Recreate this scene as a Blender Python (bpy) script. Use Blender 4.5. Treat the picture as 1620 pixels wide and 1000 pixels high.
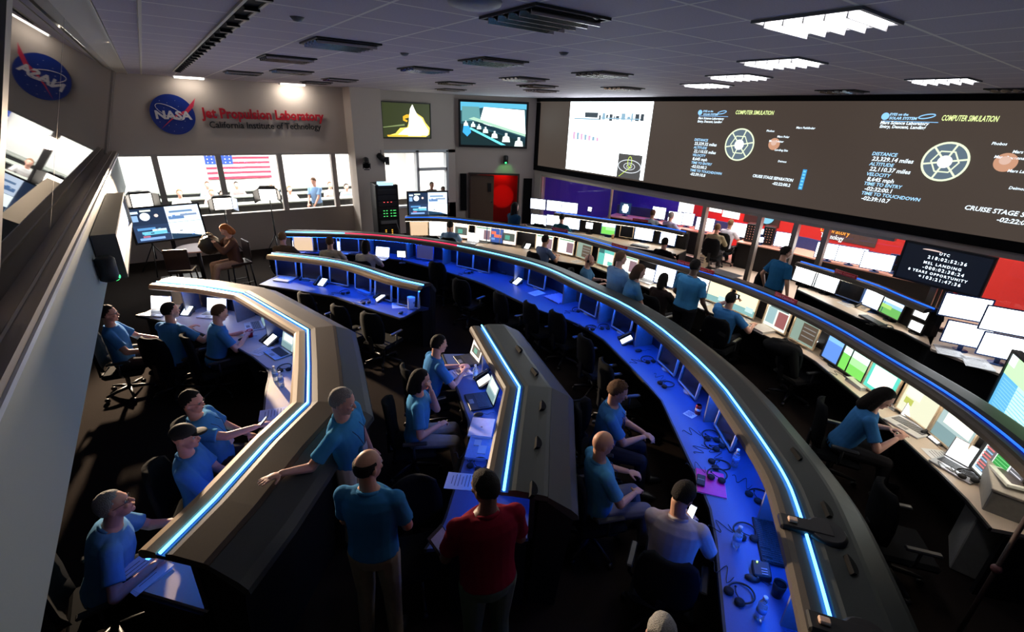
import bpy, math, random
import numpy as np
from mathutils import Vector, Matrix, Quaternion
for _o in list(bpy.data.objects): bpy.data.objects.remove(_o)
random.seed(7)
SC = bpy.context.scene
COL = SC.collection
PI = math.pi

# ------------------------------------------------------------------ camera, world, exposure
CAM_H = 3.8
FPX = 744.42                     # focal length in pixels of a 1620 px wide frame
def _rot(a, b, c):
    return Matrix.Rotation(a, 3, 'Z') @ Matrix.Rotation(b, 3, 'X') @ Matrix.Rotation(c, 3, 'Z')
CR = _rot(-0.63690514, 1.17029077, 0.0388181)
cam_data = bpy.data.cameras.new('camera')
cam_data.sensor_fit = 'HORIZONTAL'
cam_data.sensor_width = 36.0
cam_data.lens = FPX / 1620 * 36.0
cam_data.clip_start = 0.02
cam = bpy.data.objects.new('camera', cam_data)
COL.objects.link(cam)
cam.matrix_world = Matrix.Translation((0, 0, CAM_H)) @ CR.to_4x4()
SC.camera = cam
SC.view_settings.view_transform = 'Standard'
SC.view_settings.look = 'None'
SC.view_settings.gamma = 1.0
SC.view_settings.use_curve_mapping = False
SC.view_settings.exposure = 0.12
w = bpy.data.worlds.new('world'); SC.world = w; w.use_nodes = True
w.node_tree.nodes['Background'].inputs[0].default_value = (0.01, 0.015, 0.03, 1)
w.node_tree.nodes['Background'].inputs[1].default_value = 0.3
SC.cycles.max_bounces = 6
SC.cycles.sample_clamp_indirect = 4.0

def _ray(px, py): return CR @ Vector((px - 810, -(py - 500), -FPX))
def az(px, py, z):               # where the sight line of a photo pixel meets the height z
    r = _ray(px, py); t = (z - CAM_H) / r.z
    return Vector((r.x * t, r.y * t, z))
def ax(px, py, x):
    r = _ray(px, py); t = x / r.x
    return Vector((x, r.y * t, CAM_H + r.z * t))
def ay(px, py, y):
    r = _ray(px, py); t = y / r.y
    return Vector((r.x * t, y, CAM_H + r.z * t))

# ------------------------------------------------------------------ lights the room has
def area(name, loc, size, power, col, direction=(0, 0, -1), sy=None, spread=None):
    l = bpy.data.lights.new(name, 'AREA'); l.energy = power; l.color = col
    l.shape = 'RECTANGLE'; l.size = size; l.size_y = sy or size
    if spread: l.spread = spread
    o = bpy.data.objects.new(name, l); COL.objects.link(o)
    o.location = loc; o.rotation_euler = Vector(direction).to_track_quat('-Z', 'Y').to_euler()
    return o
def spot(name, loc, target, power, col, angle, blend=.4, r=.05):
    l = bpy.data.lights.new(name, 'SPOT'); l.energy = power; l.color = col
    l.spot_size = angle; l.spot_blend = blend; l.shadow_soft_size = r
    o = bpy.data.objects.new(name, l); COL.objects.link(o); o.location = loc
    o.rotation_euler = (Vector(target) - Vector(loc)).to_track_quat('-Z', 'Y').to_euler()
    return o
CEIL = 4.4
WALLX = 10.8
WALLY = 15.0
# rooms beyond the glass: bright ceiling panels
for i, x in enumerate((.2, 2.4, 4.6, 7.0)):
    area('visitor_room_light', (x, 18.2, 2.95), 1.9, 330, (1, .97, .92), sy=3.6)
for y in (2.0, 4.6, 7.2):
    area('side_room_light', (13.3, y, 2.5), 1.6, 60, (1, .93, .85), sy=2.0)
area('side_room_blue_light', (13.6, 11.2, 2.5), 1.4, 30, (.10, .10, 1.0))
area('side_room_red_light', (14.3, 8.6, 2.5), .8, 40, (1, .06, .04))
# ceiling troffers that are switched on (fixtures below); each gives white light
LIT_TROFFERS = [(3.46, 1.60), (5.25, 2.75), (6.47, 3.92), (7.57, 5.12), (7.97, 2.15)]
for (x, y) in LIT_TROFFERS:
    area('troffer_lamp', (x, y, CEIL - .035), .5, 3.5, (1, .98, 1.0), spread=2.3)
# wall washers along the top of the sign wall
for x, pw_ in ((1.03, 2.5), (3.35, 8)):
    area('wall_washer_lamp', (x, 14.72, CEIL - .06), .55, pw_, (1, .9, .78), direction=(0, .45, -1), sy=.1)
# video lamps on stands by the interview corner
spot('video_lamp_glow', (-.1, 13.5, 2.5), (0.25, 6.6, .9), 7500, (1, .76, .52), .80, r=.12)
spot('video_lamp_glow', (2.85, 13.8, 2.3), (1.2, 12.3, .9), 150, (1, .74, .45), .9, r=.1)
spot('video_lamp_glow', (2.75, 13.8, 2.3), (4.2, 10.5, .9), 220, (1, .8, .6), .8, r=.1)
area('cove_lamp', (-.27, 7.5, CEIL - .03), .12, 60, (1, .93, .82), direction=(.3, 0, -1), sy=14)

# ------------------------------------------------------------------ materials
MATS = {}
def _nt(name):
    m = bpy.data.materials.new(name); m.use_nodes = True
    return m, m.node_tree, m.node_tree.nodes['Principled BSDF']
def mat(name, col, rough=.6, metal=0.0, var=.08, scale=30, bump=0.0, spec=.5, trans=0.0, ior=1.45, sheen=0):
    if name in MATS: return MATS[name]
    m, nt, b = _nt(name)
    tc = nt.nodes.new('ShaderNodeTexCoord')
    no = nt.nodes.new('ShaderNodeTexNoise'); no.inputs['Scale'].default_value = scale; no.inputs['Detail'].default_value = 3
    nt.links.new(tc.outputs['Object'], no.inputs['Vector'])
    mx = nt.nodes.new('ShaderNodeMix'); mx.data_type = 'RGBA'
    c = Vector(col[:3])
    mx.inputs[6].default_value = (*[max(0, v * (1 - var * 2)) for v in c], 1)
    mx.inputs[7].default_value = (*[min(1, v * (1 + var * 2)) for v in c], 1)
    nt.links.new(no.outputs['Fac'], mx.inputs[0]); nt.links.new(mx.outputs[2], b.inputs['Base Color'])
    b.inputs['Roughness'].default_value = rough; b.inputs['Metallic'].default_value = metal
    b.inputs['Specular IOR Level'].default_value = spec
    if trans: b.inputs['Transmission Weight'].default_value = trans; b.inputs['IOR'].default_value = ior
    if bump:
        bp = nt.nodes.new('ShaderNodeBump'); bp.inputs['Strength'].default_value = bump; bp.inputs['Distance'].default_value = .01
        nt.links.new(no.outputs['Fac'], bp.inputs['Height']); nt.links.new(bp.outputs['Normal'], b.inputs['Normal'])
    MATS[name] = m; return m
def emi(name, col, s=1.0):
    if name in MATS: return MATS[name]
    m, nt, b = _nt(name)
    b.inputs['Base Color'].default_value = (.01, .01, .01, 1); b.inputs['Roughness'].default_value = .4
    b.inputs['Emission Color'].default_value = (*col, 1); b.inputs['Emission Strength'].default_value = s
    MATS[name] = m; return m
def nodecol(name, fn, rough=.6, emission=0):
    """material whose colour socket is wired by fn(nt, coord_socket)"""
    if name in MATS: return MATS[name]
    m, nt, b = _nt(name); tc = nt.nodes.new('ShaderNodeTexCoord')
    s = fn(nt, tc.outputs['Object'])
    if emission:
        nt.links.new(s, b.inputs['Emission Color']); b.inputs['Emission Strength'].default_value = emission
        b.inputs['Base Color'].default_value = (.01, .01, .01, 1)
    else: nt.links.new(s, b.inputs['Base Color'])
    b.inputs['Roughness'].default_value = rough
    MATS[name] = m; return m

# ------------------------------------------------------------------ mesh builder
class MB:
    def __init__(s): s.v = []; s.f = []; s.m = []; s.sm = []; s.T = Matrix.Identity(4); s.mi = 0
    def add(s, vs, fs, smooth=False):
        n = len(s.v); T = s.T
        s.v += [tuple(T @ Vector(v)) for v in vs]
        for f in fs: s.f.append([n + i for i in f]); s.m.append(s.mi); s.sm.append(smooth)
        return s
    def box(s, c, d, rot=None, bev=0.0):
        c = Vector(c); hx, hy, hz = d[0] / 2, d[1] / 2, d[2] / 2
        R = rot if rot is not None else Matrix.Identity(3)
        if bev and min(d) > bev * 2.2:
            b = bev; vs = []; idx = {}
            for sx in (-1, 1):
                for sy in (-1, 1):
                    for sz in (-1, 1):
                        for a in range(3):
                            p = [sx * (hx - b), sy * (hy - b), sz * (hz - b)]
                            p[a] = (sx * hx, sy * hy, sz * hz)[a]
                            idx[(sx, sy, sz, a)] = len(vs); vs.append(c + R @ Vector(p))
            fs = []
            for a in range(3):
                o = [i for i in range(3) if i != a]
                for sg in (-1, 1):
                    q = []
                    for (u, v) in ((-1, -1), (1, -1), (1, 1), (-1, 1)):
                        k = [0, 0, 0]; k[a] = sg; k[o[0]] = u; k[o[1]] = v; q.append(idx[(*k, a)])
                    flip = (sg < 0) != (a == 1)
                    fs.append(q[::-1] if flip else q)
            for a in range(3):      # edges along axis a
                o = [i for i in range(3) if i != a]
                for u in (-1, 1):
                    for v in (-1, 1):
                        k0 = [0, 0, 0]; k1 = [0, 0, 0]; k0[a] = -1; k1[a] = 1
                        k0[o[0]] = k1[o[0]] = u; k0[o[1]] = k1[o[1]] = v
                        fs.append([idx[(*k0, o[0])], idx[(*k1, o[0])], idx[(*k1, o[1])], idx[(*k0, o[1])]])
            for sx in (-1, 1):
                for sy in (-1, 1):
                    for sz in (-1, 1): fs.append([idx[(sx, sy, sz, 0)], idx[(sx, sy, sz, 1)], idx[(sx, sy, sz, 2)]])
            # orient outward
            out = []
            for f in fs:
                p = [vs[i] for i in f]; n = (p[1] - p[0]).cross(p[2] - p[0]); m_ = sum(p, Vector()) / len(p) - c
                out.append(f if n.dot(m_) > 0 else f[::-1])
            return s.add(vs, out)
        vs = [c + R @ Vector((x * hx, y * hy, z * hz)) for z in (-1, 1) for y in (-1, 1) for x in (-1, 1)]
        return s.add(vs, [(0, 2, 3, 1), (4, 5, 7, 6), (0, 1, 5, 4), (2, 6, 7, 3), (0, 4, 6, 2), (1, 3, 7, 5)])
    def tube(s, pts, r, n=8, caps=True, smooth=True, closed=False):
        pts = [Vector(p) for p in pts]; N = len(pts)
        rs = r if isinstance(r, (list, tuple)) else [r] * N
        vs = []; up = None
        for i, p in enumerate(pts):
            if closed: d = pts[(i + 1) % N] - pts[i - 1]
            else: d = (pts[min(i + 1, N - 1)] - pts[max(i - 1, 0)])
            if d.length < 1e-9: d = Vector((0, 0, 1))
            d.normalize()
            if up is None: up = Vector((0, 0, 1)) if abs(d.z) < .9 else Vector((1, 0, 0))
            a = d.cross(up)
            if a.length < 1e-6: a = d.orthogonal()
            a.normalize(); b = a.cross(d).normalized(); up = b
            vs += [p + (a * math.cos(t) + b * math.sin(t)) * rs[i] for t in (2 * PI * k / n for k in range(n))]
        fs = []
        for i in range(N if closed else N - 1):
            j = (i + 1) % N
            fs += [(i * n + k, j * n + k, j * n + (k + 1) % n, i * n + (k + 1) % n) for k in range(n)]
        s.add(vs, fs, smooth)
        if caps and not closed:
            b0 = len(s.v) - len(vs)
            for f in (list(range(n)), list(range((N - 1) * n, N * n))[::-1]):
                s.f.append([b0 + k for k in f]); s.m.append(s.mi); s.sm.append(False)
        return s
    def cyl(s, p0, p1, r0, r1=None, n=16, smooth=True): return s.tube([p0, p1], [r0, r0 if r1 is None else r1], n, smooth=smooth)
    def lathe(s, c, prof, n=20, axis=None, smooth=True):
        c = Vector(c); R = axis.to_matrix() if isinstance(axis, Quaternion) else Matrix.Identity(3)
        vs = []; fs = []
        for (r, z) in prof: vs += [c + R @ Vector((r * math.cos(2 * PI * k / n), r * math.sin(2 * PI * k / n), z)) for k in range(n)]
        for i in range(len(prof) - 1): fs += [(i * n + k, i * n + (k + 1) % n, (i + 1) * n + (k + 1) % n, (i + 1) * n + k) for k in range(n)]
        s.add(vs, fs, smooth); b0 = len(s.v) - len(vs); L = len(prof) - 1
        if prof[0][0] > 1e-4: s.f.append([b0 + k for k in range(n)][::-1]); s.m.append(s.mi); s.sm.append(False)
        if prof[-1][0] > 1e-4: s.f.append([b0 + L * n + k for k in range(n)]); s.m.append(s.mi); s.sm.append(False)
        return s
    def ell(s, c, r, R=None, n=14, m=9, fn=None):
        c = Vector(c); r = (r, r, r) if isinstance(r, (int, float)) else r
        R = R if R is not None else Matrix.Identity(3); vs = []
        for i in range(m + 1):
            t = PI * i / m
            for k in range(n):
                d = Vector((math.sin(t) * math.cos(2 * PI * k / n), math.sin(t) * math.sin(2 * PI * k / n), math.cos(t)))
                q = fn(d) if fn else 1.0
                vs.append(c + R @ Vector((d.x * r[0] * q, d.y * r[1] * q, d.z * r[2] * q)))
        fs = []
        for i in range(m): fs += [(i * n + k, (i + 1) * n + k, (i + 1) * n + (k + 1) % n, i * n + (k + 1) % n) for k in range(n)]
        return s.add(vs, fs, True)
    def cap(s, p0, p1, r0, r1, n=10):          # tapered limb with round ends
        p0 = Vector(p0); p1 = Vector(p1); d = p1 - p0; L = d.length
        if L < 1e-6: return s.ell(p0, r0)
        d.normalize(); pts = []; rs = []
        for a in (-85, -55, -25): pts.append(p0 + d * (math.sin(math.radians(a)) * r0)); rs.append(r0 * math.cos(math.radians(a)))
        pts.append(p0); rs.append(r0); pts.append(p1); rs.append(r1)
        for a in (25, 55, 85): pts.append(p1 + d * (math.sin(math.radians(a)) * r1)); rs.append(r1 * math.cos(math.radians(a)))
        return s.tube(pts, rs, n)
    def loft(s, secs, n=16):                  # secs: (centre, right vec, fwd vec) with the radii in the vectors
        vs = []
        for c, a, b in secs:
            vs += [Vector(c) + Vector(a) * math.cos(2 * PI * k / n) + Vector(b) * math.sin(2 * PI * k / n) for k in range(n)]
        fs = []
        for i in range(len(secs) - 1): fs += [(i * n + k, i * n + (k + 1) % n, (i + 1) * n + (k + 1) % n, (i + 1) * n + k) for k in range(n)]
        fs.append(list(range(n))[::-1]); fs.append(list(range((len(secs) - 1) * n, len(secs) * n)))
        return s.add(vs, fs, True)
    def prism(s, poly, z0, z1):
        n = len(poly); A = sum(poly[i][0] * poly[(i + 1) % n][1] - poly[(i + 1) % n][0] * poly[i][1] for i in range(n))
        if A < 0: poly = poly[::-1]
        vs = [(x, y, z0) for x, y in poly] + [(x, y, z1) for x, y in poly]
        return s.add(vs, [list(range(n))[::-1], list(range(n, 2 * n))] + [(i, (i + 1) % n, n + (i + 1) % n, n + i) for i in range(n)])
    def quad(s, *p): return s.add(p, [tuple(range(len(p)))])
    def strip(s, A, B, smooth=False):         # surface between two polylines of the same length
        n = len(A); return s.add(list(A) + list(B), [(i, i + 1, n + i + 1, n + i) for i in range(n - 1)], smooth)
    def sweep(s, path, prof, closed=True, smooth=False, caps=True):
        """path: 2D points; prof: (offset to the right-hand side, z) ring; mitred"""
        P = [Vector((p[0], p[1])) for p in path]; N = len(P); k = len(prof); vs = []
        for i in range(N):
            d0 = (P[i] - P[i - 1]).normalized() if i else (P[1] - P[0]).normalized()
            d1 = (P[i + 1] - P[i]).normalized() if i < N - 1 else d0
            n0 = Vector((d0.y, -d0.x)); n1 = Vector((d1.y, -d1.x)); nn = (n0 + n1).normalized(); q = 1 / max(.5, nn.dot(n0))
            for (o, z) in prof: vs.append((P[i].x + nn.x * o * q, P[i].y + nn.y * o * q, z))
        fs = []; kk = k if closed else k - 1
        for i in range(N - 1): fs += [(i * k + j, (i + 1) * k + j, (i + 1) * k + (j + 1) % k, i * k + (j + 1) % k) for j in range(kk)]
        if closed and caps: fs += [list(range(k)), list(range((N - 1) * k, N * k))[::-1]]
        return s.add(vs, fs, smooth)
    def mesh(s, name, mats):
        me = bpy.data.meshes.new(name); me.from_pydata(s.v, [], s.f)
        for m in (mats if isinstance(mats, (list, tuple)) else [mats]): me.materials.append(m)
        me.polygons.foreach_set('material_index', s.m); me.polygons.foreach_set('use_smooth', s.sm); me.update()
        return me
    def build(s, name, mats, parent=None, label=None, cat=None, group=None, kind=None):
        o = bpy.data.objects.new(name, s.mesh(name, mats)); COL.objects.link(o)
        if parent is not None: o.parent = parent
        tag(o, label, cat, group, kind); return o
def tag(o, label=None, cat=None, group=None, kind=None):
    if label: o['label'] = label
    if cat: o['category'] = cat
    if group: o['group'] = group
    if kind: o['kind'] = kind
    return o
def fixn(o):                      # consistent outward normals
    import bmesh
    bm = bmesh.new(); bm.from_mesh(o.data); bmesh.ops.recalc_face_normals(bm, faces=bm.faces); bm.to_mesh(o.data); bm.free(); return o
def thing(name, label, cat, loc=(0, 0, 0), rz=0, group=None):
    o = bpy.data.objects.new(name, None); COL.objects.link(o); o.empty_display_size = .1
    o.location = loc; o.rotation_euler = (0, 0, rz); return tag(o, label, cat, group)
def dup(root, loc, rz, label, group=None):
    r = root.copy(); COL.objects.link(r); r.location = loc; r.rotation_euler = (0, 0, rz); r['label'] = label
    if group: r['group'] = group
    for ch in list(root.children):
        c = ch.copy(); COL.objects.link(c); c.parent = r
        for g in list(ch.children):
            d = g.copy(); COL.objects.link(d); d.parent = c
    return r
PROTO = {}
def place(key, builder, loc, rz, label, group=None):
    if key in PROTO: return dup(PROTO[key], loc, rz, label, group)
    r = builder(); r.location = loc; r.rotation_euler = (0, 0, rz); tag(r, label, None, group); PROTO[key] = r; return r
def text(s, name, size, M, m, parent=None, ext=.002, off=0.0, shear=0.0, width=None, align='CENTER', space=1.0):
    c = bpy.data.curves.new('lettering_curve', 'FONT'); c.body = s; c.size = size; c.extrude = ext; c.offset = off; c.shear = shear
    c.align_x = align; c.align_y = 'CENTER'; c.resolution_u = 2; c.space_character = space
    t = bpy.data.objects.new('lettering_tmp', c); COL.objects.link(t)
    bpy.context.view_layer.update()
    me = bpy.data.meshes.new_from_object(t.evaluated_get(bpy.context.evaluated_depsgraph_get()))
    bpy.data.objects.remove(t); bpy.data.curves.remove(c)
    if width:
        xs = [v.co.x for v in me.vertices]; k = width / (max(xs) - min(xs))
        for v in me.vertices: v.co.x *= k
    for v in me.vertices: v.co = M @ v.co
    me.materials.clear(); me.materials.append(m)
    o = bpy.data.objects.new(name, me); COL.objects.link(o)
    if parent is not None: o.parent = parent
    return o
def frame(loc, right, up):          # local X = right, Y = up, Z = towards the viewer
    r = Vector(right).normalized(); u = Vector(up).normalized(); n = r.cross(u).normalized(); u = n.cross(r)
    M = Matrix((r, u, n)).transposed().to_4x4(); M.translation = Vector(loc); return M

# ------------------------------------------------------------------ the setting
def _math(nt, op, a, b=None):
    n = nt.nodes.new('ShaderNodeMath'); n.operation = op
    for i, v in enumerate((a, b)):
        if v is None: continue
        if hasattr(v, 'links'): nt.links.new(v, n.inputs[i])
        else: n.inputs[i].default_value = v
    return n.outputs[0]
def _mixc(nt, f, a, b):
    n = nt.nodes.new('ShaderNodeMix'); n.data_type = 'RGBA'
    nt.links.new(f, n.inputs[0])
    for i, v in ((6, a), (7, b)):
        if hasattr(v, 'links'): nt.links.new(v, n.inputs[i])
        else: n.inputs[i].default_value = (*v, 1)
    return n.outputs[2]
def ceil_fn(nt, co):
    sp = nt.nodes.new('ShaderNodeSeparateXYZ'); nt.links.new(co, sp.inputs[0])
    fs = []
    for ax_, off, per in ((0, .11, .6075), (1, .105, .604)):
        v = _math(nt, 'FRACT', _math(nt, 'DIVIDE', _math(nt, 'SUBTRACT', sp.outputs[ax_], off - .011), per))
        fs.append(_math(nt, 'LESS_THAN', v, .022 / per))
    grid = _math(nt, 'MAXIMUM', fs[0], fs[1])
    no = nt.nodes.new('ShaderNodeTexNoise'); no.inputs['Scale'].default_value = 90; nt.links.new(co, no.inputs['Vector'])
    base = _mixc(nt, no.outputs['Fac'], (.44, .38, .46), (.64, .57, .66))
    return _mixc(nt, grid, base, (.95, .9, .85))
M_CEIL = nodecol('ceiling_tile', ceil_fn, .75)
M_WALL = mat('wall_paint', (.55, .48, .43), .75, var=.02, scale=200)
M_WALLD = mat('wall_panel_paint', (.30, .36, .37), .8, var=.03, scale=220)
M_TRIM = mat('trim_brown', (.38, .33, .30), .6, var=.04, scale=160)
M_CREAM = mat('cream_trim', (.75, .68, .58), .6, var=.02)
M_PALE = mat('pale_trim', (.62, .68, .78), .4, var=.02)
M_CARPET = mat('carpet', (.020, .015, .013), .95, var=.25, scale=160, bump=.4, spec=.04)
M_TILE = mat('side_floor', (.65, .55, .45), .7, var=.03)
M_WHITEW = mat('white_wall', (.80, .80, .78), .7, var=.01)
M_RED = mat('red_wall', (.72, .03, .025), .7, var=.03)
M_BLUEW = mat('blue_wall', (.07, .05, .45), .7, var=.03)
M_BLACK = mat('black_plastic', (.012, .012, .014), .45, var=.1)
M_BLACKM = mat('black_matte', (.008, .008, .009), .8, var=.1, spec=.1)
M_DARKGLASS = mat('observation_glass', (.010, .012, .012), .02, var=0, spec=1.0)
M_ALU = mat('aluminium', (.42, .38, .33), .35, metal=.7, var=.05)
M_WHITE = mat('white_paint', (.8, .8, .8), .5, var=.02)
M_GREY = mat('grey_plastic', (.25, .25, .26), .5, var=.05)
M_CHROME = mat('chrome', (.7, .7, .72), .15, metal=1, var=.02)
def clear_glass():
    m, nt, b = _nt('clear_glass')
    t = nt.nodes.new('ShaderNodeBsdfTransparent'); t.inputs[0].default_value = (.93, .95, .95, 1)
    g = nt.nodes.new('ShaderNodeBsdfGlossy'); g.inputs['Roughness'].default_value = .02
    mx = nt.nodes.new('ShaderNodeMixShader'); mx.inputs[0].default_value = .05
    nt.links.new(t.outputs[0], mx.inputs[1]); nt.links.new(g.outputs[0], mx.inputs[2])
    nt.links.new(mx.outputs[0], nt.nodes['Material Output'].inputs[0]); MATS['clear_glass'] = m; return m
M_GLASS = clear_glass()

def slab(name, x0, x1, y0, y1, z0, z1, m, parent=None):
    b = MB(); b.box(((x0 + x1) / 2, (y0 + y1) / 2, (z0 + z1) / 2), (x1 - x0, y1 - y0, z1 - z0))
    return b.build(name, m, parent, kind=None if parent else 'structure')
slab('floor', -3.2, 10.85, -2.5, 22.6, -.12, 0, M_CARPET)
slab('floor_side', 10.85, 15.6, -2.5, 16, -.12, .004, M_TILE)
slab('ceiling', -.14, 11.0, -2.5, 15.1, CEIL, CEIL + .1, M_CEIL)
# sign wall (far), with its window band
XW0, XW1 = -3.2, 4.73
b = MB(); b.box(((XW0 + 8.4) / 2, 15.1, (2.6 + CEIL) / 2), (8.4 - XW0, .2, CEIL - 2.6))
b.box(((XW0 + 4.9) / 2, 15.1, .53), (4.9 - XW0, .2, 1.06)); b.box(((5.5 + 8.4) / 2, 15.1, .46), (2.9, .2, .92))
b.box(((8.05 + 8.4) / 2, 15.1, 1.5), (.35, .2, 2.4)); b.box((-2.1, 15.1, 1.5), (2.2, .2, 2.4))
fw = b.build('wall_back', M_WALL, kind='structure')
b = MB(); b.box((5.17, 14.68, CEIL / 2), (.88, .64, CEIL)); b.build('wall_column', mat('column_paint', (.62, .54, .48), .75, var=.02), kind='structure')
b = MB()
for x in (-.03, 1.33, 2.81, 4.28): b.box((x, 15.08, 1.83), (.13, .16, 1.56))
b.box((1.9, 15.04, 1.045), (5.7, .14, .05)); b.box((1.9, 15.04, 2.615), (5.7, .14, .05))
wf = b.build('window_1', mat('window_frame', (.50, .45, .42), .6, var=.02), kind='structure')
b = MB(); b.quad((-.95, 15.1, 1.06), (4.75, 15.1, 1.06), (4.75, 15.1, 2.6), (-.95, 15.1, 2.6)); b.build('window_pane', M_GLASS, wf)
b = MB(); m_wf = mat('window_frame_pale', (.62, .66, .70), .5, var=.02)
for x in (5.62, 6.96, 8.05): b.box((x, 15.03, 1.78), (.09, .2, 1.8))
b.box((6.8, 15.03, 2.66), (2.6, .2, .08)); b.box((6.8, 15.03, .9), (2.6, .2, .07)); b.box((7.5, 15.03, 2.08), (1.1, .2, .09))
wf2 = b.build('window_2', m_wf, kind='structure')
b = MB(); b.quad((5.6, 15.1, .92), (8.05, 15.1, .92), (8.05, 15.1, 2.6), (5.6, 15.1, 2.6)); b.build('window_pane', M_GLASS, wf2)
# diagonal wall with the doorway; local u runs along it
DA = Vector((8.4, 15.0, 0)); DD = Vector((2.4, -1.4, 0)).normalized(); DN = Vector((DD.y, -DD.x, 0))   # DN faces the room
TD = Matrix((DD, Vector((-DN.x, -DN.y, 0)), Vector((0, 0, 1)))).transposed().to_4x4(); TD.translation = DA
b = MB(); b.T = TD
b.box((1.39, .1, (1.9 + CEIL) / 2), (2.78, .2, CEIL - 1.9)); b.box((.23, .1, .95), (.46, .2, 1.9)); b.box((2.5, .1, .95), (.56, .2, 1.9))
b.build('wall_diagonal', M_WALL, kind='structure')
b = MB(); b.T = TD; b.box((.27, -.02, 1.27), (.22, .04, 1.28), bev=.008)
o = b.build('wall_panel', M_BLACKM, label='tall narrow black acoustic panel on the wall left of the red doorway', cat='panel')
b = MB(); b.T = TD
for c, d in (((.47, -.02, .95), (.06, .1, 1.9)), ((2.22, -.02, .95), (.06, .1, 1.9)), ((1.35, -.02, 1.92), (1.8, .1, .06))): b.box(c, d)
dr = b.build('door_1', mat('door_frame', (.05, .035, .03), .5), kind='structure')
b = MB(); b.T = TD; b.box((.93, .06, .93), (.84, .05, 1.86)); dl = b.build('door_leaf', mat('door_leaf', (.13, .085, .06), .5), dr)
b = MB(); b.T = TD; b.box((1.2, .02, 1.45), (.12, .02, .3)); b.build('door_window', M_BLACK, dl)
b = MB(); b.T = TD; b.box((1.28, 0, .95), (.05, .06, .03)); b.build('door_handle', M_CHROME, dl)
b = MB(); b.T = TD; b.box((1.4, 1.2, 1.2), (2.6, .1, 2.4)); b.box((.3, .7, 1.2), (.1, 1.2, 2.4)); b.box((1.4, .7, 2.2), (2.6, 1.2, .1)); b.build('wall_corridor', M_RED, kind='structure')
p = TD @ Vector((1.7, .95, 1.9)); area('corridor_red_light', p, .5, 2.5, (1, .08, .05), direction=(0, .2, -1)); spot('corridor_red_spot', tuple(TD @ Vector((1.75, .3, 1.0))), tuple(TD @ Vector((1.75, 1.15, .98))), 9, (1, .06, .04), 1.0, blend=.25, r=.02)
b = MB(); b.T = TD; b.box((2.56, -.02, 1.0), (.3, .05, 1.6)); b.build('door_2', M_BLACKM, kind='structure')
# wall with the big screens
b = MB(); b.box((10.9, 6.2, (1.98 + CEIL) / 2), (.2, 17.4 - .6, CEIL - 1.98)); b.box((10.9, 13.45, 1.0), (.2, .5, 2.0)); b.box((10.9, -1.0, 1.0), (.2, 3.0, 2.0))
b.build('wall_right', mat('wall_paint_screen_side', (.50, .45, .42), .75, var=.02, scale=200), kind='structure')
b = MB()
for y in (13.2, 9.9): b.box((10.86, y, .99), (.06, .05, 1.98))
for y in (6.75, 5.35, 4.55, 3.95): b.box((10.86, y, .99), (.13, .10, 1.98))
for y in (1.9,): b.box((10.86, y, .99), (.05, .03, 1.98))
b.box((10.86, 8.0, 1.95), (.12, 10.4, .06)); b.box((10.86, 10.0, .3), (.06, 6.4, .6)); b.box((10.86, 2.2, .3), (.06, 3.5, .6))
wf3 = b.build('window_3', M_ALU, kind='structure')
b = MB(); b.quad((10.87, .5, .6), (10.87, 3.95, .6), (10.87, 3.95, 1.95), (10.87, .5, 1.95)); b.quad((10.87, 6.75, .6), (10.87, 13.2, .6), (10.87, 13.2, 1.95), (10.87, 6.75, 1.95)); b.build('window_pane', M_GLASS, wf3)
b = MB()     # open glazed door leaf in the side room's entrance
b.box((10.86, 5.35, 1.0), (.05, .06, 1.94))
# side room
slab('wall_side_room', 15.3, 15.4, 6.9, 10.5, 0, 2.9, M_RED); slab('wall_side_room_red', 15.3, 15.4, -1.5, 6.9, 0, 2.9, M_RED)
slab('wall_side_room_blue', 15.3, 15.4, 10.5, 16, 0, 2.9, M_BLUEW); slab('wall_side_room_end', 11.0, 15.3, 13.9, 14.0, 0, 2.9, M_BLUEW)
slab('ceiling_side_room', 11.0, 15.4, -1.5, 14, 2.8, 2.9, M_WHITE)
slab('wall_side_room_near', 11.0, 15.3, -1.5, -1.4, 0, 2.9, M_WALL)
# visitor room
slab('wall_visitor_room', -3.2, 9.4, 21.5, 21.6, 0, 3.2, M_WHITEW); slab('wall_visitor_room_left', -3.2, -3.1, 15.2, 21.5, 0, 3.2, M_WHITEW)
slab('wall_visitor_room_right', 9.4, 9.5, 15.2, 21.5, 0, 3.2, M_WHITEW); slab('ceiling_visitor_room', -3.2, 9.5, 15.2, 21.6, 3.1, 3.2, M_WHITEW)
# wall and observation glass on the left
X1 = -.73
b = MB(); b.box((X1 - .06, 6.25, 2.28), (.12, 17.5, .76)); b.box((-1.9, 6.25, 1.93), (2.3, 17.5, .06)); b.build('wall_left', M_WALLD, kind='structure')
slab('wall_left_lower', -3.2, -3.05, -2.5, 15, 0, 1.9, mat('lower_wall', (.02, .02, .022), .8))
b = MB(); b.box((X1 + .01, 6.25, 2.655), (.05, 17.5, .03)); b.build('trim_1', M_PALE, kind='structure')
b = MB(); b.box((X1 - .09, 6.25, 2.69), (.22, 17.5, .05)); b.sweep([(X1 - .06, -2.4), (X1 - .06, 14.99)], [(0, 2.712), (.012, 2.72), (0, 2.728), (-.012, 2.72)]); b.build('trim_2', M_TRIM, kind='structure')
G0 = Vector((X1 - .16, 0, 2.72)); G1 = Vector((-.37, 0, CEIL))
def gl(y, t, off=0.0):
    p = G0.lerp(G1, t); n = Vector((G1.z - G0.z, 0, -(G1.x - G0.x))).normalized()
    return Vector((p.x, y, p.z)) + n * off
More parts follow.
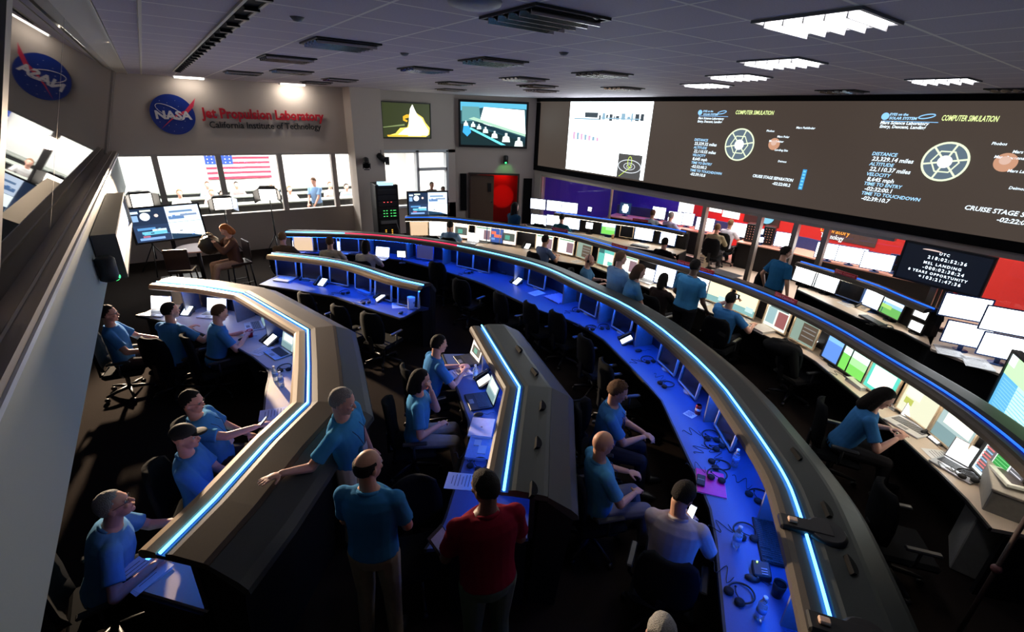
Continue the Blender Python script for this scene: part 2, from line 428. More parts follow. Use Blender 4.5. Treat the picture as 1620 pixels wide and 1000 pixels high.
b = MB(); b.add([gl(-2.4, 0), gl(14.95, 0), gl(14.95, 1), gl(-2.4, 1), gl(-2.4, 0, -.02), gl(14.95, 0, -.02), gl(14.95, 1, -.02), gl(-2.4, 1, -.02)],
    [(0, 1, 2, 3), (7, 6, 5, 4), (0, 4, 5, 1), (1, 5, 6, 2), (2, 6, 7, 3), (3, 7, 4, 0)])
b.build('window_4', M_DARKGLASS, kind='structure')
b = MB()
for y, ww in ((14.85, .22), (14.2, .10), (5.7, .012), (3.42, .13)):
    if ww < .02: b.quad(gl(y - ww / 2, 0, .002), gl(y + ww / 2, 0, .002), gl(y + ww / 2, 1, .002), gl(y - ww / 2, 1, .002)); continue
    b.add([gl(y - ww / 2, 0, .002), gl(y + ww / 2, 0, .002), gl(y + ww / 2, 1, .002), gl(y - ww / 2, 1, .002), gl(y - ww / 2, 0, .03), gl(y + ww / 2, 0, .03), gl(y + ww / 2, 1, .03), gl(y - ww / 2, 1, .03)],
          [(0, 3, 2, 1), (4, 5, 6, 7), (0, 1, 5, 4), (1, 2, 6, 5), (2, 3, 7, 6), (3, 0, 4, 7)])
b.build('window_4_frame', mat('frame_brown_pale', (.42, .37, .33), .6, var=.03), kind='structure')
b = MB(); b.box((-.255, 6.25, CEIL + .05), (.24, 17.5, .10)); b.build('trim_3', M_CREAM, kind='structure')
b = MB(); b.box((-.15, 6.25, CEIL - .012), (.02, 17.5, .025)); b.build('trim_4', M_CREAM, kind='structure')
b = MB(); b.box((.115, 6.25, CEIL - .006), (.022, 17.3, .012)); b.build('trim_5', M_CREAM, kind='structure')

# ------------------------------------------------------------------ ceiling fittings
def troffer(lit):
    def f():
        t = thing('ceiling_troffer', 'x', 'ceiling light')
        b = MB()
        for c, d in (((0, .295, -.008), (.61, .02, .016)), ((0, -.295, -.008), (.61, .02, .016)), ((.295, 0, -.008), (.02, .57, .016)), ((-.295, 0, -.008), (.02, .57, .016))): b.box(c, d)
        b.build('frame', M_GREY if lit else M_BLACK, t)
        b = MB(); b.box((0, 0, -.004), (.57, .57, .004))
        b.build('lamp_panel', emi('troffer_on', (1, .98, 1), 5.0) if lit else mat('troffer_off', (.03, .03, .035), .3), t)
        b = MB()
        for i in range(5):
            y = -.23 + i * .115
            b.prism([(-.28, y - .004), (.28, y - .004), (.28, y + .004), (-.28, y + .004)], -.045, -.01)
        for i in range(4 if not lit else 0): b.box((0, -.17 + i * .115, -.018), (.55, .07, .006), rot=Matrix.Rotation(.5, 3, 'X'))
        b.build('louvre', mat('louvre_white', (.85, .85, .88), .3) if lit else mat('louvre_metal', (.5, .48, .46), .15, metal=1), t)
        return t
    return f
for i, (x, y) in enumerate(LIT_TROFFERS):
    place('troffer_on', troffer(True), (x, y, CEIL - .001), 0,
          ['lit square ceiling light, largest and nearest one at the top right', 'lit white ceiling light, second in the line running away from the largest', 'lit ceiling light, third in the line running away from the largest', 'small lit ceiling light, farthest of the line above the big screen', 'lit ceiling light at the right edge above the big projection screen'][i], 'ceiling lights switched on')
OFFS = [(2.22, 2.78), (1.68, 5.25), (3.46, 5.25), (5.28, 5.25), (1.64, 7.36), (3.46, 7.06), (5.28, 7.06), (7.70, 7.06), (2.24, 9.8), (5.28, 9.4), (1.68, 11.2), (3.5, 11.2), (6.55, 8.3), (6.55, 11.9), (3.5, 13.0), (7.7, 3.3 + 6.3), (9.6, 3.9), (9.9, 3.0 - 1.2)]
for i, (x, y) in enumerate(OFFS):
    if i == 0: lb = 'dark louvred ceiling light with glinting fins, the nearest unlit one at the top centre'
    else: lb = 'small unlit louvred ceiling light in the far rows of the grey tiled ceiling'
    place('troffer_off', troffer(False), (x, y, CEIL - .001), 0, lb, 'nearest unlit ceiling light' if i == 0 else 'unlit louvred ceiling lights')
t = thing('slot_diffuser', 'long black air slot with white rails running down the ceiling', 'air vent', (0, 0, 0))
b = MB(); b.box((.625, 7.9, CEIL - .008), (.02, 9.4, .016)); b.box((.745, 7.9, CEIL - .008), (.02, 9.4, .016)); b.build('rail', M_CREAM, t)
b = MB(); b.box((.685, 7.9, CEIL - .003), (.1, 9.4, .006)); b.build('slot', M_BLACKM, t)
for i in range(22): b = MB(); b.box((.70, 3.5 + i * .42, CEIL - .02), (.09, .05, .022)); b.build('damper', M_BLACK, t)
def rail(n, x0, y0, x1, y1):
    t = MB(); d = Vector((x1 - x0, y1 - y0)); t.sweep([(x0, y0), (x1, y1)], [(-.012, CEIL), (.012, CEIL), (.012, CEIL - .02), (-.012, CEIL - .02)]); return t
b = MB(); b.lathe((1.66, 2.72, CEIL - .02), [(.0, -.02), (.10, -.015), (.15, .0), (.16, .02)], 28); b.build('ceiling_speaker', mat('speaker_grille', (.45, .44, .48), .5), label='round ceiling speaker grille near the top centre of the picture', cat='speaker')
for i, (px, py) in enumerate(((470, 27), (892, 83), (640, 84))):
    c = az(px, py, CEIL); b = MB(); b.lathe((c.x, c.y, CEIL - .03), [(.0, 0), (.03, .005), (.05, .03)], 14)
    b.build('smoke_detector', M_GREY, label=['small pale disc detector on the ceiling beside the long air slot', 'small detector disc on the ceiling between the unlit lights at centre', 'tiny detector disc on the ceiling in front of the far unlit lights'][i], cat='detector')
for i, x in enumerate((1.03, 3.35)):
    t = thing('wall_washer', ['slim lit strip lamp above the round blue emblem', 'slim lit strip lamp above the red lettering'][i], 'strip light', (x, 14.75, CEIL), group='strip lamps above the sign wall')
    b = MB(); b.box((0, 0, -.02), (.66, .12, .04)); b.build('housing', M_WHITE, t)
    b = MB(); b.box((0, -.062, -.022), (.6, .004, .03)); b.box((0, 0, -.042), (.6, .09, .004)); b.build('lamp_panel', emi('washer_on', (1, .95, .85), 5), t)

# ------------------------------------------------------------------ sign wall: emblem and lettering
t = thing('round_emblem', 'round blue agency emblem with white NASA letters and a red swoosh', 'emblem', (.555, 14.98, 3.55))
EM = frame((0, -.031, 0), (1, 0, 0), (0, 0, 1))
b = MB(); b.lathe((0, 0, 0), [(.455, 0), (.455, .03)], 48, axis=Quaternion((1, 0, 0), PI / 2)); b.build('disc', mat('emblem_blue', (.008, .035, .30), .35), t)
text('NASA', 'lettering', .25, frame((0, -.036, -.02), (1, 0, 0), (0, 0, 1)), mat('emblem_white', (.85, .8, .82), .5), t, ext=.004, off=.010, width=.74)
b = MB(); b.T = EM
sw = [(-.30, -.33), (-.10, -.13), (.08, .02), (.26, .10), (.50, .36), (.53, .40), (.46, .20), (.30, .03), (.10, -.03), (-.06, -.13)]
b.prism(sw, .002, .006); fixn(b.build('swoosh', mat('emblem_red', (.75, .04, .10), .4), t))
b = MB(); b.T = EM; b.tube([(.30 * math.cos(a) * .9 - .05, .13 * math.sin(a) + .02 + .30 * math.cos(a) * -.9 * .45 + .04, .004) for a in np.linspace(0, 2 * PI, 40, endpoint=False)], .007, 5, closed=True)
for k in range(16):
    a = k * 2.4; r = .2 + .012 * k; b.lathe((r * math.cos(a), r * math.sin(a), .002), [(.007, 0), (.006, .003)], 6)
b.build('orbit_and_stars', mat('emblem_white', (.85, .8, .82), .5), t)
text('Jet Propulsion Laboratory', 'wall_lettering', .33, frame((2.64, 14.96, 3.60), (1, 0, 0), (0, 0, 1)), mat('sign_red', (.55, .012, .03), .4), ext=.012, off=.010, width=2.98)
o = bpy.data.objects['wall_lettering']; tag(o, 'raised red Jet Propulsion Laboratory lettering on the beige wall', 'sign')
o = text('California Institute of Technology', 'wall_lettering', .22, frame((2.64, 14.965, 3.33), (1, 0, 0), (0, 0, 1)), M_BLACK, ext=.012, off=.003, width=2.74)
tag(o, 'raised black California Institute of Technology lettering below the red words', 'sign')

# ------------------------------------------------------------------ visitor room contents
t = thing('national_flag', 'large red and white striped flag with blue starred corner on white wall', 'flag', (0, 0, 0))
b = MB()
fx0, fx1, fz0, fz1 = 1.45, 3.62, 1.22, 2.38
def fl(u, v): return (fx0 + (fx1 - fx0) * u, 21.42 + .015 * math.sin(u * 11), fz0 + (fz1 - fz0) * v)
for k in range(13):
    b.mi = 0 if k % 2 == 0 else 1
    b.strip([fl(i / 24, k / 13) for i in range(25)], [fl(i / 24, (k + 1) / 13) for i in range(25)], True)
b.build('stripes', [mat('flag_red', (.75, .05, .10), .8), mat('flag_white', (.9, .9, .9), .8)], t)
b = MB(); b.strip([(p[0], p[1] - .012, p[2]) for p in (fl(i / 24, 6 / 13) for i in range(11))], [(p[0], p[1] - .012, p[2]) for p in (fl(i / 24, 1) for i in range(11))]); 
cn = b.build('canton', mat('flag_blue', (.03, .08, .40), .8), t)
b = MB()
for r in range(5):
    for c in range(6):
        p = fl(.04 + c * .066, 6 / 13 + .06 + r * .105)
        b.add([(p[0] + .03 * (1 if k % 2 == 0 else .45) * math.sin(k * PI / 5), p[1] - .02, p[2] + .03 * (1 if k % 2 == 0 else .45) * math.cos(k * PI / 5)) for k in range(10)], [tuple(range(10))])
b.build('stars', mat('flag_white', (.9, .9, .9), .8), cn)
m_bench = mat('bench_top', (.22, .24, .21), .5); m_bf = mat('bench_front', (.015, .017, .017), .6)
for i, (y, x0, x1) in enumerate(((17.3, -1.2, 5.9), (18.9, -1.2, 6.2), (20.3, -1.2, 6.4))):
    t = thing('gallery_counter', ['front counter behind the glass with a black front panel', 'middle long counter in the bright visitor room', 'rear long counter under the striped flag'][i], 'counter', (0, y, 0))
    b = MB(); b.box(((x0 + x1) / 2, 0, .93), (x1 - x0, .5, .05), bev=.01); b.build('counter_top', m_bench, t)
    b = MB(); b.box(((x0 + x1) / 2, -.2, .45), (x1 - x0, .05, .90)); b.build('front_panel', m_bf, t)
    for x in (x0 + .1, x1 - .1):
        b = MB(); b.box((x, 0, .45), (.05, .38, .90)); b.build('end_panel', m_bf, t)

# ------------------------------------------------------------------ console rows
M_CAP = mat('console_cap', (.10, .082, .066), .45, var=.15, scale=260, spec=.3)
M_CAPTAN = mat('console_cap_tan', (.52, .35, .20), .42, var=.08, scale=260)
M_CONS = mat('console_shell', (.060, .066, .062), .45, var=.16, scale=260, spec=.25)
M_CAPBR = mat('console_cap_brown', (.085, .062, .045), .45, var=.16, scale=260, spec=.25)
M_DIV = mat('divider_pale', (.20, .21, .25), .4)
M_CBODY = mat('console_body', (.012, .012, .014), .6, var=.1, spec=.2)
M_DESK = mat('desk_laminate', (.09, .14, .32), .38, var=.05, scale=140)
M_DESKW = mat('desk_laminate_warm', (.74, .62, .50), .45, var=.03, scale=80)
M_RECESS = mat('recess_black', (.018, .02, .03), .5)
M_LED = emi('led_tube', (.10, .48, 1.0), 5.0)
M_LEDR = emi('led_tube_red', (1.0, .03, .10), 1.6)
M_LEDDIM = emi('led_tube_dim', (.01, .10, .75), 2.2)
M_UNDER = emi('under_ledge_led', (.01, .13, 1.0), 48.0)
M_CHAN = mat('led_channel', (.02, .06, .20), .25, var=.02)
DZ = .74
def resample(P, n=None, step=.22):
    P = [Vector((p[0], p[1])) for p in P]; L = [0]
    for i in range(1, len(P)): L.append(L[-1] + (P[i] - P[i - 1]).length)
    n = n or max(2, int(L[-1] / step) + 1); out = []
    for k in range(n):
        s = L[-1] * k / (n - 1); i = 1
        while i < len(P) - 1 and L[i] < s: i += 1
        t = (s - L[i - 1]) / max(1e-6, L[i] - L[i - 1]); out.append(P[i - 1].lerp(P[i], t))
    return out
def chaikin(P, it=2):
    P = [Vector((p[0], p[1])) for p in P]
    for _ in range(it):
        Q = [P[0]]
        for a, b in zip(P, P[1:]): Q += [a.lerp(b, .25), a.lerp(b, .75)]
        P = Q + [P[-1]]
    return P
def offs(P, o):
    out = []; N = len(P)
    for i in range(N):
        d0 = (P[i] - P[i - 1]).normalized() if i else (P[1] - P[0]).normalized(); d1 = (P[i + 1] - P[i]).normalized() if i < N - 1 else d0
        n0 = Vector((d0.y, -d0.x)); n1 = Vector((d1.y, -d1.x)); nn = (n0 + n1).normalized(); out.append(P[i] + nn * o / max(.5, nn.dot(n0)))
    return out
ROWS = {}
def console(key, label, led_px, front_px, zl=1.20, dz=DZ, smooth=True, cap=None, deskm=None, under=None, led=None, red=None, outer=1.0, group=None, zf=None):
    cap = cap or M_CAP; deskm = deskm or M_DESK; led = led or M_LED
    L = [az(x, y, zl).to_2d() for x, y in led_px][::-1]
    F = [az(x, y, zf or dz).to_2d() for x, y in front_px][::-1]
    L0 = chaikin(L, 2) if smooth else L
    ROWS[key] = (L0, F)
    t = thing('console_row', label, 'control console', (0, 0, 0), 0, group)
    def part(n, prof, m):
        b = MB(); b.sweep(L0, prof); return fixn(b.build(n, m, t))
    z = zl
    part('inner_cap', [(-.17, z - .06), (-.165, z - .02), (-.14, z + .003), (-.10, z + .008), (-.035, z - .002), (-.035, z - .05), (-.15, z - .075)], cap)
    part('led_channel', [(-.035, z - .05), (-.035, z - .018), (.035, z - .018), (.035, z - .05)], M_CHAN)
    o = outer
    part('outer_cap', [(.035, z - .05), (.035, z + .002), (.09 * o, z + .012), (.30 * o, z - .012), (.335 * o, z - .022), (.335 * o, z - .07)], M_CONS if cap is not M_CAPTAN else M_CAPBR)
    part('outer_slope', [(.338 * o, z - .08), (.338 * o, z - .028), (.52 * o, z - .13), (.575 * o, z - .18), (.585 * o, z - .22), (.54 * o, z - .23)], M_CONS)
    part('body', [(.27 * o, z - .08), (.335 * o, z - .08), (.54 * o, z - .235), (.46 * o, .0), (.24 * o, 0)], M_CBODY)
    part('rear_recess_panel', [(.20, dz + .0), (.20, z - .05), (.24, z - .05), (.24, dz)], M_RECESS)
    n = len(L0)
    pts = [(p.x, p.y, z + .004) for p in L0]
    if red:
        i0, i1 = int(n * red[0]), int(n * red[1])
        segs = [(pts[:i0 + 1], led), (pts[i0:i1 + 1], M_LEDR), (pts[i1:], led)]
    else: segs = [(pts, led)]
    for sp_, m in segs:
        if len(sp_) > 1: b = MB(); b.tube(sp_, .011, 6); b.build('led_strip', m, t)
    if under:
        b = MB(); U = offs(L0, -.115); b.sweep(U, [(-.012, z - .082), (-.012, z - .076), (.012, z - .076), (.012, z - .082)]); fixn(b.build('under_ledge_lamp', under, t))
    K = 40; A = resample(F, K); B = resample(offs(L0, .21), K)
    b = MB(); top = [(p.x, p.y, dz) for p in A]; tb = [(p.x, p.y, dz) for p in B]; bo = [(p.x, p.y, dz - .035) for p in A]; bb = [(p.x, p.y, dz - .035) for p in B]
    b.strip(top, tb); b.strip(bb, bo); b.strip(bo, top); b.strip(tb, bb); b.quad(top[0], bo[0], bb[0], tb[0]); b.quad(top[-1], tb[-1], bb[-1], bo[-1])
    fixn(b.build('worktop', deskm, t))
    fr = MB(); fr.sweep(A, [(-.008, dz - .04), (-.014, dz - .02), (-.008, dz + .001), (.012, dz + .0015), (.012, dz - .04)]); fixn(fr.build('edge_trim', M_BLACK, t))
    # end panels that carry the top
    for (P, Q) in ((A[0], B[0]), (A[-1], B[-1])):
        b = MB(); d = (Q - P); mid = P.lerp(Q, .6); a = math.atan2(d.y, d.x)
        b.box((mid.x, mid.y, (dz - .04) / 2), (d.length * .75, .04, dz - .04), rot=Matrix.Rotation(a, 3, 'Z')); b.build('end_panel', M_CBODY, t)
    return t
def rowdir(key, p):               # unit vector from the desk towards the ledge at p
    L, _ = ROWS[key]; best = None
    for a, b_ in zip(L, L[1:]):
        d = b_ - a; t = max(0, min(1, (Vector((p[0], p[1])) - a).dot(d) / max(1e-9, d.length_squared))); q = a + d * t
        k = (q - Vector((p[0], p[1]))).length
        if best is None or k < best[0]: best = (k, Vector((d.y, -d.x)).normalized())
    return best[1]
def rzof(d): return math.atan2(d[1], d[0]) - PI / 2     # local +Y -> d

CA = console('A', 'angular left console row with a tan rounded ledge and blue light line', [(248, 446), (320, 452), (385, 463), (400, 471), (487, 522), (488, 580), (487, 637), (425, 697), (340, 790), (253, 876)],
    [(215, 498), (285, 514), (375, 550), (400, 565), (427, 587), (420, 620), (415, 680), (192, 925)], smooth=False, cap=M_CAPTAN, deskm=M_DESKW, under=emi('under_blue_soft', (.02, .16, 1.0), 14), led=M_LED)
CB = console('B', 'short angled console row in the middle with half-round vents', [(762, 515), (800, 577), (822, 612), (810, 688), (797, 776)],
    [(700, 560), (722, 612), (742, 667), (742, 699), (702, 827), (672, 869)], smooth=False, under=emi('under_blue_mid', (.02, .15, 1.0), 28))
CC = console('C', 'short curved console row behind the tan one with a bare blue desk', [(430, 401), (507, 409), (560, 419), (620, 440), (670, 451)],
    [(410, 450), (457, 457), (530, 469), (575, 485), (635, 504), (662, 490)], cap=M_CAPTAN, under=M_UNDER, outer=.6)
CD = console('D', 'long curved console row sweeping across the room with a bright blue light line', [(452, 367), (560, 369), (650, 377), (712, 386), (800, 405), (862, 422), (920, 450), (1012, 492), (1125, 585), (1200, 688), (1245, 757), (1264, 808), (1293, 904), (1315, 984), (1330, 1040)],
    [(440, 400), (560, 402), (640, 412), (700, 428), (762, 447), (850, 490), (900, 505), (950, 532), (985, 567), (1045, 630), (1077, 700), (1114, 779), (1130, 824), (1146, 1000), (1152, 1060)], under=M_UNDER, red=(.76, .90))
CE = console('E', 'second long curved console row with cream screens and a dim blue light line', [(641, 344), (700, 344), (775, 353), (835, 361), (905, 371), (960, 387), (1035, 408), (1127, 434), (1200, 460), (1304, 506), (1407, 567), (1511, 629), (1604, 699), (1680, 770)],
    [(640, 380), (720, 392), (867, 410), (940, 422), (1095, 482), (1200, 525), (1278, 561), (1361, 629), (1443, 706), (1520, 776), (1568, 834)], led=M_LEDDIM, deskm=M_DESKW, under=emi('under_white', (1, .82, .6), 18), zf=.75, zl=1.26)
CF = console('F', 'rear console row below the big screen, left of the pillar', [(880, 336), (910, 340), (960, 347), (1035, 357), (1085, 367)], [(835, 372), (935, 380), (1005, 392), (1070, 402)], zl=1.3, dz=.82, led=M_LEDDIM, deskm=M_DESKW, under=emi('under_white', (1, .82, .6), 18), outer=.45)
CG = console('G', 'rear console row below the big screen, from the pillar to the clock display', [(1267, 414), (1381, 448), (1433, 471), (1478, 489)], [(1262, 458), (1355, 502), (1428, 525), (1472, 548)], zl=1.3, dz=.82, led=M_LEDDIM, deskm=M_DESKW, under=emi('under_white', (1, .82, .6), 18), outer=.45)
CG2 = thing('corner_desk', 'pale desk under four large white monitors at the right edge', 'desk', (0, 0, 0))
P_ = [az(x, y, .82) for x, y in ((1474, 552), (1578, 590), (1640, 612))]
b = MB(); q = [(p.x, p.y) for p in P_] + [(p.x + .95, p.y + .35) for p in P_[::-1]]
b.prism(q, .785, .82); fixn(b.build('worktop', M_DESKW, CG2))
b = MB(); q = [(p[0] + .1, p[1] + .04) for p in q[:3]] + [(p[0] - .02, p[1] - .02) for p in q[3:]]; b.prism(q, 0, .78); fixn(b.build('body', M_CBODY, CG2))
# half-round vents on the outer slopes
def vent(par, px, py, key, z=1.05, s=.075):
    best = None
    for k in range(60):          # where the sight line meets the sloping panel
        zz_ = 1.19 - k * .004; q = az(px, py, zz_); dd0 = rowdir(key, q); L_ = ROWS[key][0]
        so = min(((Vector((q.x, q.y)) - (a_ + (b_ - a_) * max(0, min(1, (Vector((q.x, q.y)) - a_).dot(b_ - a_) / max(1e-9, (b_ - a_).length_squared))))).length) for a_, b_ in zip(L_, L_[1:]))
        h = np.interp(so, (.30, .338, .52, .575, .62), (1.19, 1.172, 1.07, 1.02, .98))
        if best is None or abs(h - zz_) < best[0]: best = (abs(h - zz_), zz_)
    z = best[1]
    p = az(px, py, z); d = rowdir(key, p); zz = Vector((d.x * .5, d.y * .5, .86)).normalized(); yy = Vector((-d.y, d.x, 0)); xx = yy.cross(zz)
    R = Matrix((xx, yy, zz)).transposed(); b = MB(); p = az(px, py, z) - xx * .045
    vs = [p + R @ Vector((0, -s, .020)), p + R @ Vector((0, s, .020))] + [p + R @ Vector((s * .75 * math.sin(a), s * math.cos(a), .020)) for a in np.linspace(.15, PI - .15, 9)]
    top = [p + R @ Vector((0, s, .020))] + [p + R @ Vector((s * .75 * math.sin(a), s * math.cos(a), .020)) for a in np.linspace(.15, PI - .15, 9)] + [p + R @ Vector((0, -s, .020))]
    bot = [v - zz * .05 for v in top]; n = len(top)
    b.add(top + bot, [tuple(range(n)), tuple(range(n, 2 * n))[::-1]] + [(i, n + i, n + (i + 1) % n, (i + 1) % n) for i in range(n)]); fixn(b.build('vent', M_BLACKM, par))
for q in ((820, 554), (845, 590), (857, 645), (850, 704), (843, 778)): vent(CB, q[0] + 4, q[1], 'B', 1.10)
for q in ((1145, 508 + 22), (1264, 722), (1312, 811), (1351, 900)): vent(CD, q[0], q[1], 'D', 1.11)
# seams
# clamps that bridge the light line
for i, (px, py) in enumerate(((1268, 829), (1322, 992))):
    c = az(px, py, 1.23); d = rowdir('D', c)
    t = thing('ledge_clamp', ['black mounting clamp with a pale tip bridging the long console ledge', 'black mounting clamp on the ledge at the bottom edge of the picture'][i], 'clamp', (c.x, c.y, 1.195), rzof(d))
    b = MB(); b.box((0, .03, .02), (.13, .34, .05), bev=.012); b.lathe((0, .16, -.01), [(.13, 0), (.13, .03), (.11, .05)], 20); b.build('mount_block', M_BLACK, t)
    b = MB(); b.box((0, -.06, .055), (.045, .06, .025), bev=.006); b.build('tip', mat('pale_tip', (.8, .55, .42), .4), t)

# ------------------------------------------------------------------ screens: picture patterns as flat coloured fields of one screen mesh
def E(r, g, b_, s=1.0): return emi('lit_%d_%d_%d_%d' % (r * 99, g * 99, b_ * 99, s * 10), (r, g, b_), s)
WHT = (1, 1, 1, 2.6)
SCR = {
 'white': [(0, 0, 1, 1, (.93, .97, 1, 5.0)), (.05, .1, .3, .2, (.6, .8, .9, 2.4)), (.5, .06, .9, .1, (.7, .8, .85, 2.2))],
 'off': None,
 'beige': [(0, 0, 1, 1, (.80, .80, .58, 1.1)), (.05, .55, .5, .9, (.85, .85, .7, 1.2)), (.1, .3, .35, .5, (.55, .6, .12, 1.0))],
 'yellow': [(0, 0, 1, 1, (1, .93, .55, 1.3)), (.0, 0, 1, .3, (.25, .5, .5, 1.0)), (.55, .15, .9, .4, (.5, .7, .7, 1.2))],
 'teal': [(0, 0, 1, 1, (.12, .55, .48, 1.1)), (.4, .0, 1, .75, (1, .95, .8, 1.3)), (.0, .7, .35, .95, (.03, .15, .15, 1)), (.65, .05, .95, .3, (.15, .6, .5, 1.1))],
 'tealwin': [(0, 0, 1, 1, (.10, .65, .52, 1.2)), (.1, .12, .85, .85, (.85, .97, .85, 1.7)), (.2, .3, .7, .5, (1, .85, .75, 1.6))],
 'table': [(0, 0, 1, 1, (.85, .9, .8, 1.1)), (.05, .15, .42, .85, (.35, .55, .58, 1.0)), (.5, .12, .92, .8, (.38, .12, .12, .9)), (.1, .86, .9, .92, (.1, .2, .2, 1))],
 'brown': [(0, 0, 1, 1, (.30, .42, .35, .9)), (.35, .08, .95, .85, (.13, .09, .06, .8)), (.4, .3, .9, .34, (.3, .3, .3, .9)), (.4, .5, .9, .54, (.3, .3, .3, .9)), (.4, .66, .9, .7, (.3, .3, .3, .9))],
 'list': [(0, 0, 1, 1, (.9, .93, .85, 1.3)), (.55, .1, .95, .75, (.33, .20, .24, .9)), (.05, .85, .95, .93, (.2, .45, .25, 1))],
 'land': [(0, 0, 1, 1, (.14, .45, .10, 1.2)), (0, .45, 1, 1, (.25, .50, .95, 1.4)), (0, .62, 1, .8, (.75, .85, .95, 1.5)), (0, .3, .5, .5, (.35, .62, .15, 1.3))],
 'green': [(0, 0, 1, 1, (.18, .62, .10, 1.3)), (0, .6, 1, 1, (.65, .95, .85, 1.6)), (.3, .35, 1, .62, (.35, .8, .3, 1.4))],
 'blue': [(0, 0, 1, 1, (.12, .28, .8, 1.2)), (0, .7, 1, 1, (.2, .45, .95, 1.4))],
 'bluered': [(0, 0, 1, 1, (.05, .12, .42, 1)), (.15, .55, .55, .75, (1, .16, .08, 1.3)), (.45, .35, .9, .55, (1, .16, .08, 1.3)), (.15, .15, .5, .3, (.2, .4, .8, 1))],
 'doc': [(0, 0, 1, 1, (.45, .60, .60, 1.0)), (.15, .5, .9, .95, (.9, .9, .78, 1.3)), (.0, .0, .9, .4, (.25, .40, .42, .9))],
 'photo': [(0, 0, 1, 1, (1, .82, .72, 1.6)), (.1, .2, .9, .75, (.12, .14, .12, .8)), (.3, .3, .6, .6, (.1, .4, .3, 1))],
 'earth': [(0, 0, 1, 1, (.02, .06, .15, 1)), (.3, .1, .7, .9, (.7, .85, .9, 2)), (.2, .25, .8, .75, (.8, .9, .9, 2))],
 'greentab': [(0, 0, 1, 1, (.75, .8, .78, 1.2)), (.3, .08, .62, .9, (.02, .35, .06, 1)), (.05, .1, .28, .9, (.15, .13, .14, 1)), (.66, .1, .97, .9, (.10, .10, .12, 1))] + [(.3, .1 + k * .09, .62, .115 + k * .09, (.3, .8, .35, 1)) for k in range(9)] + [(.7, .14 + k * .1, .95, .17 + k * .1, (.8, .8, .85, 1)) for k in range(8)] + [(.06, .14 + k * .1, .26, .18 + k * .1, ((.9, .2, .2, 1) if k % 3 else (.3, .6, .9, 1))) for k in range(8)],
 'dim': [(0, 0, 1, 1, (.10, .10, .35, .35))],
 'warm': [(0, 0, 1, 1, (.85, .60, .38, 1.0))],
}
def screen(name, kind, w, h, M, parent):
    """flat picture field of w by h in frame M (local z towards the viewer)"""
    b = MB(); b.T = M; ms = []
    rs = SCR[kind]
    if rs is None:
        b.quad((-w / 2, -h / 2, 0), (w / 2, -h / 2, 0), (w / 2, h / 2, 0), (-w / 2, h / 2, 0)); return b.build(name, mat('screen_off', (.006, .007, .010), .22, var=0), parent)
    for k, (x0, y0, x1, y1, c) in enumerate(rs):
        m = E(*c)
        if m not in ms: ms.append(m)
        b.mi = ms.index(m); z = .0006 * k
        b.quad(((x0 - .5) * w, (y0 - .5) * h, z), ((x1 - .5) * w, (y0 - .5) * h, z), ((x1 - .5) * w, (y1 - .5) * h, z), ((x0 - .5) * w, (y1 - .5) * h, z))
    return b.build(name, ms, parent)
BZ = {'grey': mat('bezel_grey', (.42, .40, .40), .4), 'beige': mat('bezel_beige', (.62, .50, .36), .5), 'black': M_BLACK, 'blue': mat('bezel_blue', (.04, .10, .30), .4), 'white': mat('bezel_white', (.75, .75, .75), .4)}
def monitor(kind, bez, w=.40, h=.31, zc=.20, bw=.018, back=.05, tilt=-.10, base=True):
    def f():
        t = thing('monitor', 'x', 'monitor'); R = Matrix.Rotation(tilt, 3, 'X')
        T = Matrix.Translation((0, 0, zc)) @ R.to_4x4(); m = BZ[bez]
        b = MB(); b.T = T
        b.box((0, .004, h / 2 - bw / 2), (w, .022, bw), bev=.004); b.box((0, .004, -h / 2 + bw / 2), (w, .022, bw), bev=.004)
        b.box((-w / 2 + bw / 2, .004, 0), (bw, .022, h - 2 * bw)); b.box((w / 2 - bw / 2, .004, 0), (bw, .022, h - 2 * bw))
        b.box((0, .022, 0), (w - .01, .014, h - .01), bev=.004); b.box((0, .022 + back / 2, 0), (w * .6, back, h * .6), bev=.012)
        b.build('bezel', m, t)
        M = T @ frame((0, .0, 0), (1, 0, 0), (0, 0, 1)); M = T @ frame((0, .012, 0), (1, 0, 0), (0, 0, 1))
        screen('screen', kind, w - 2 * bw, h - 2 * bw, M, t)
        if base:
            b = MB(); b.box((0, .05, zc / 2), (.06, .02, zc), bev=.004); b.build('stand', m, t)
            b = MB(); b.lathe((0, .05, 0), [(.10, 0), (.10, .008), (.03, .015)], 20); b.build('base', m, t)
        return t
    return f
MG = {}
def mon(px, py, row, kind, bez, label, w=.40, h=.31, zc=.20, dz=None, turn=0.0, group=None, tilt=-.10, base=True, zoff=0.0):
    dz = dz if dz is not None else (.82 if row in 'FG' else DZ)
    p = az(px, py, dz + zc + zoff); d = rowdir(row, p) if row in ROWS else Vector(row)
    if row in ROWS:              # slide along the sight line on to the row's monitor shelf
        C_ = offs(ROWS[row][0], -.03 if row in 'CDE' else -.02); best = None; q = Vector((p.x, p.y)).normalized()
        for a_, b_ in zip(C_, C_[1:]):
            e = b_ - a_; dn = q.x * e.y - q.y * e.x
            if abs(dn) < 1e-9: continue
            u = (a_.x * q.y - a_.y * q.x) / dn
            if -.001 <= u <= 1.001:
                m_ = a_ + e * u; k = (m_ - Vector((p.x, p.y))).length
                if m_.dot(q) > 0 and (best is None or k < best[0]): best = (k, m_)
        if best and best[0] < 1.2: p = Vector((best[1].x, best[1].y, p.z)); d = rowdir(row, p)
    return place(('mon', kind, bez, w, h, zc, tilt, base), monitor(kind, bez, w, h, zc, tilt=tilt, base=base), (p.x, p.y, dz + .001 + zoff), rzof(d) + turn, label, group)
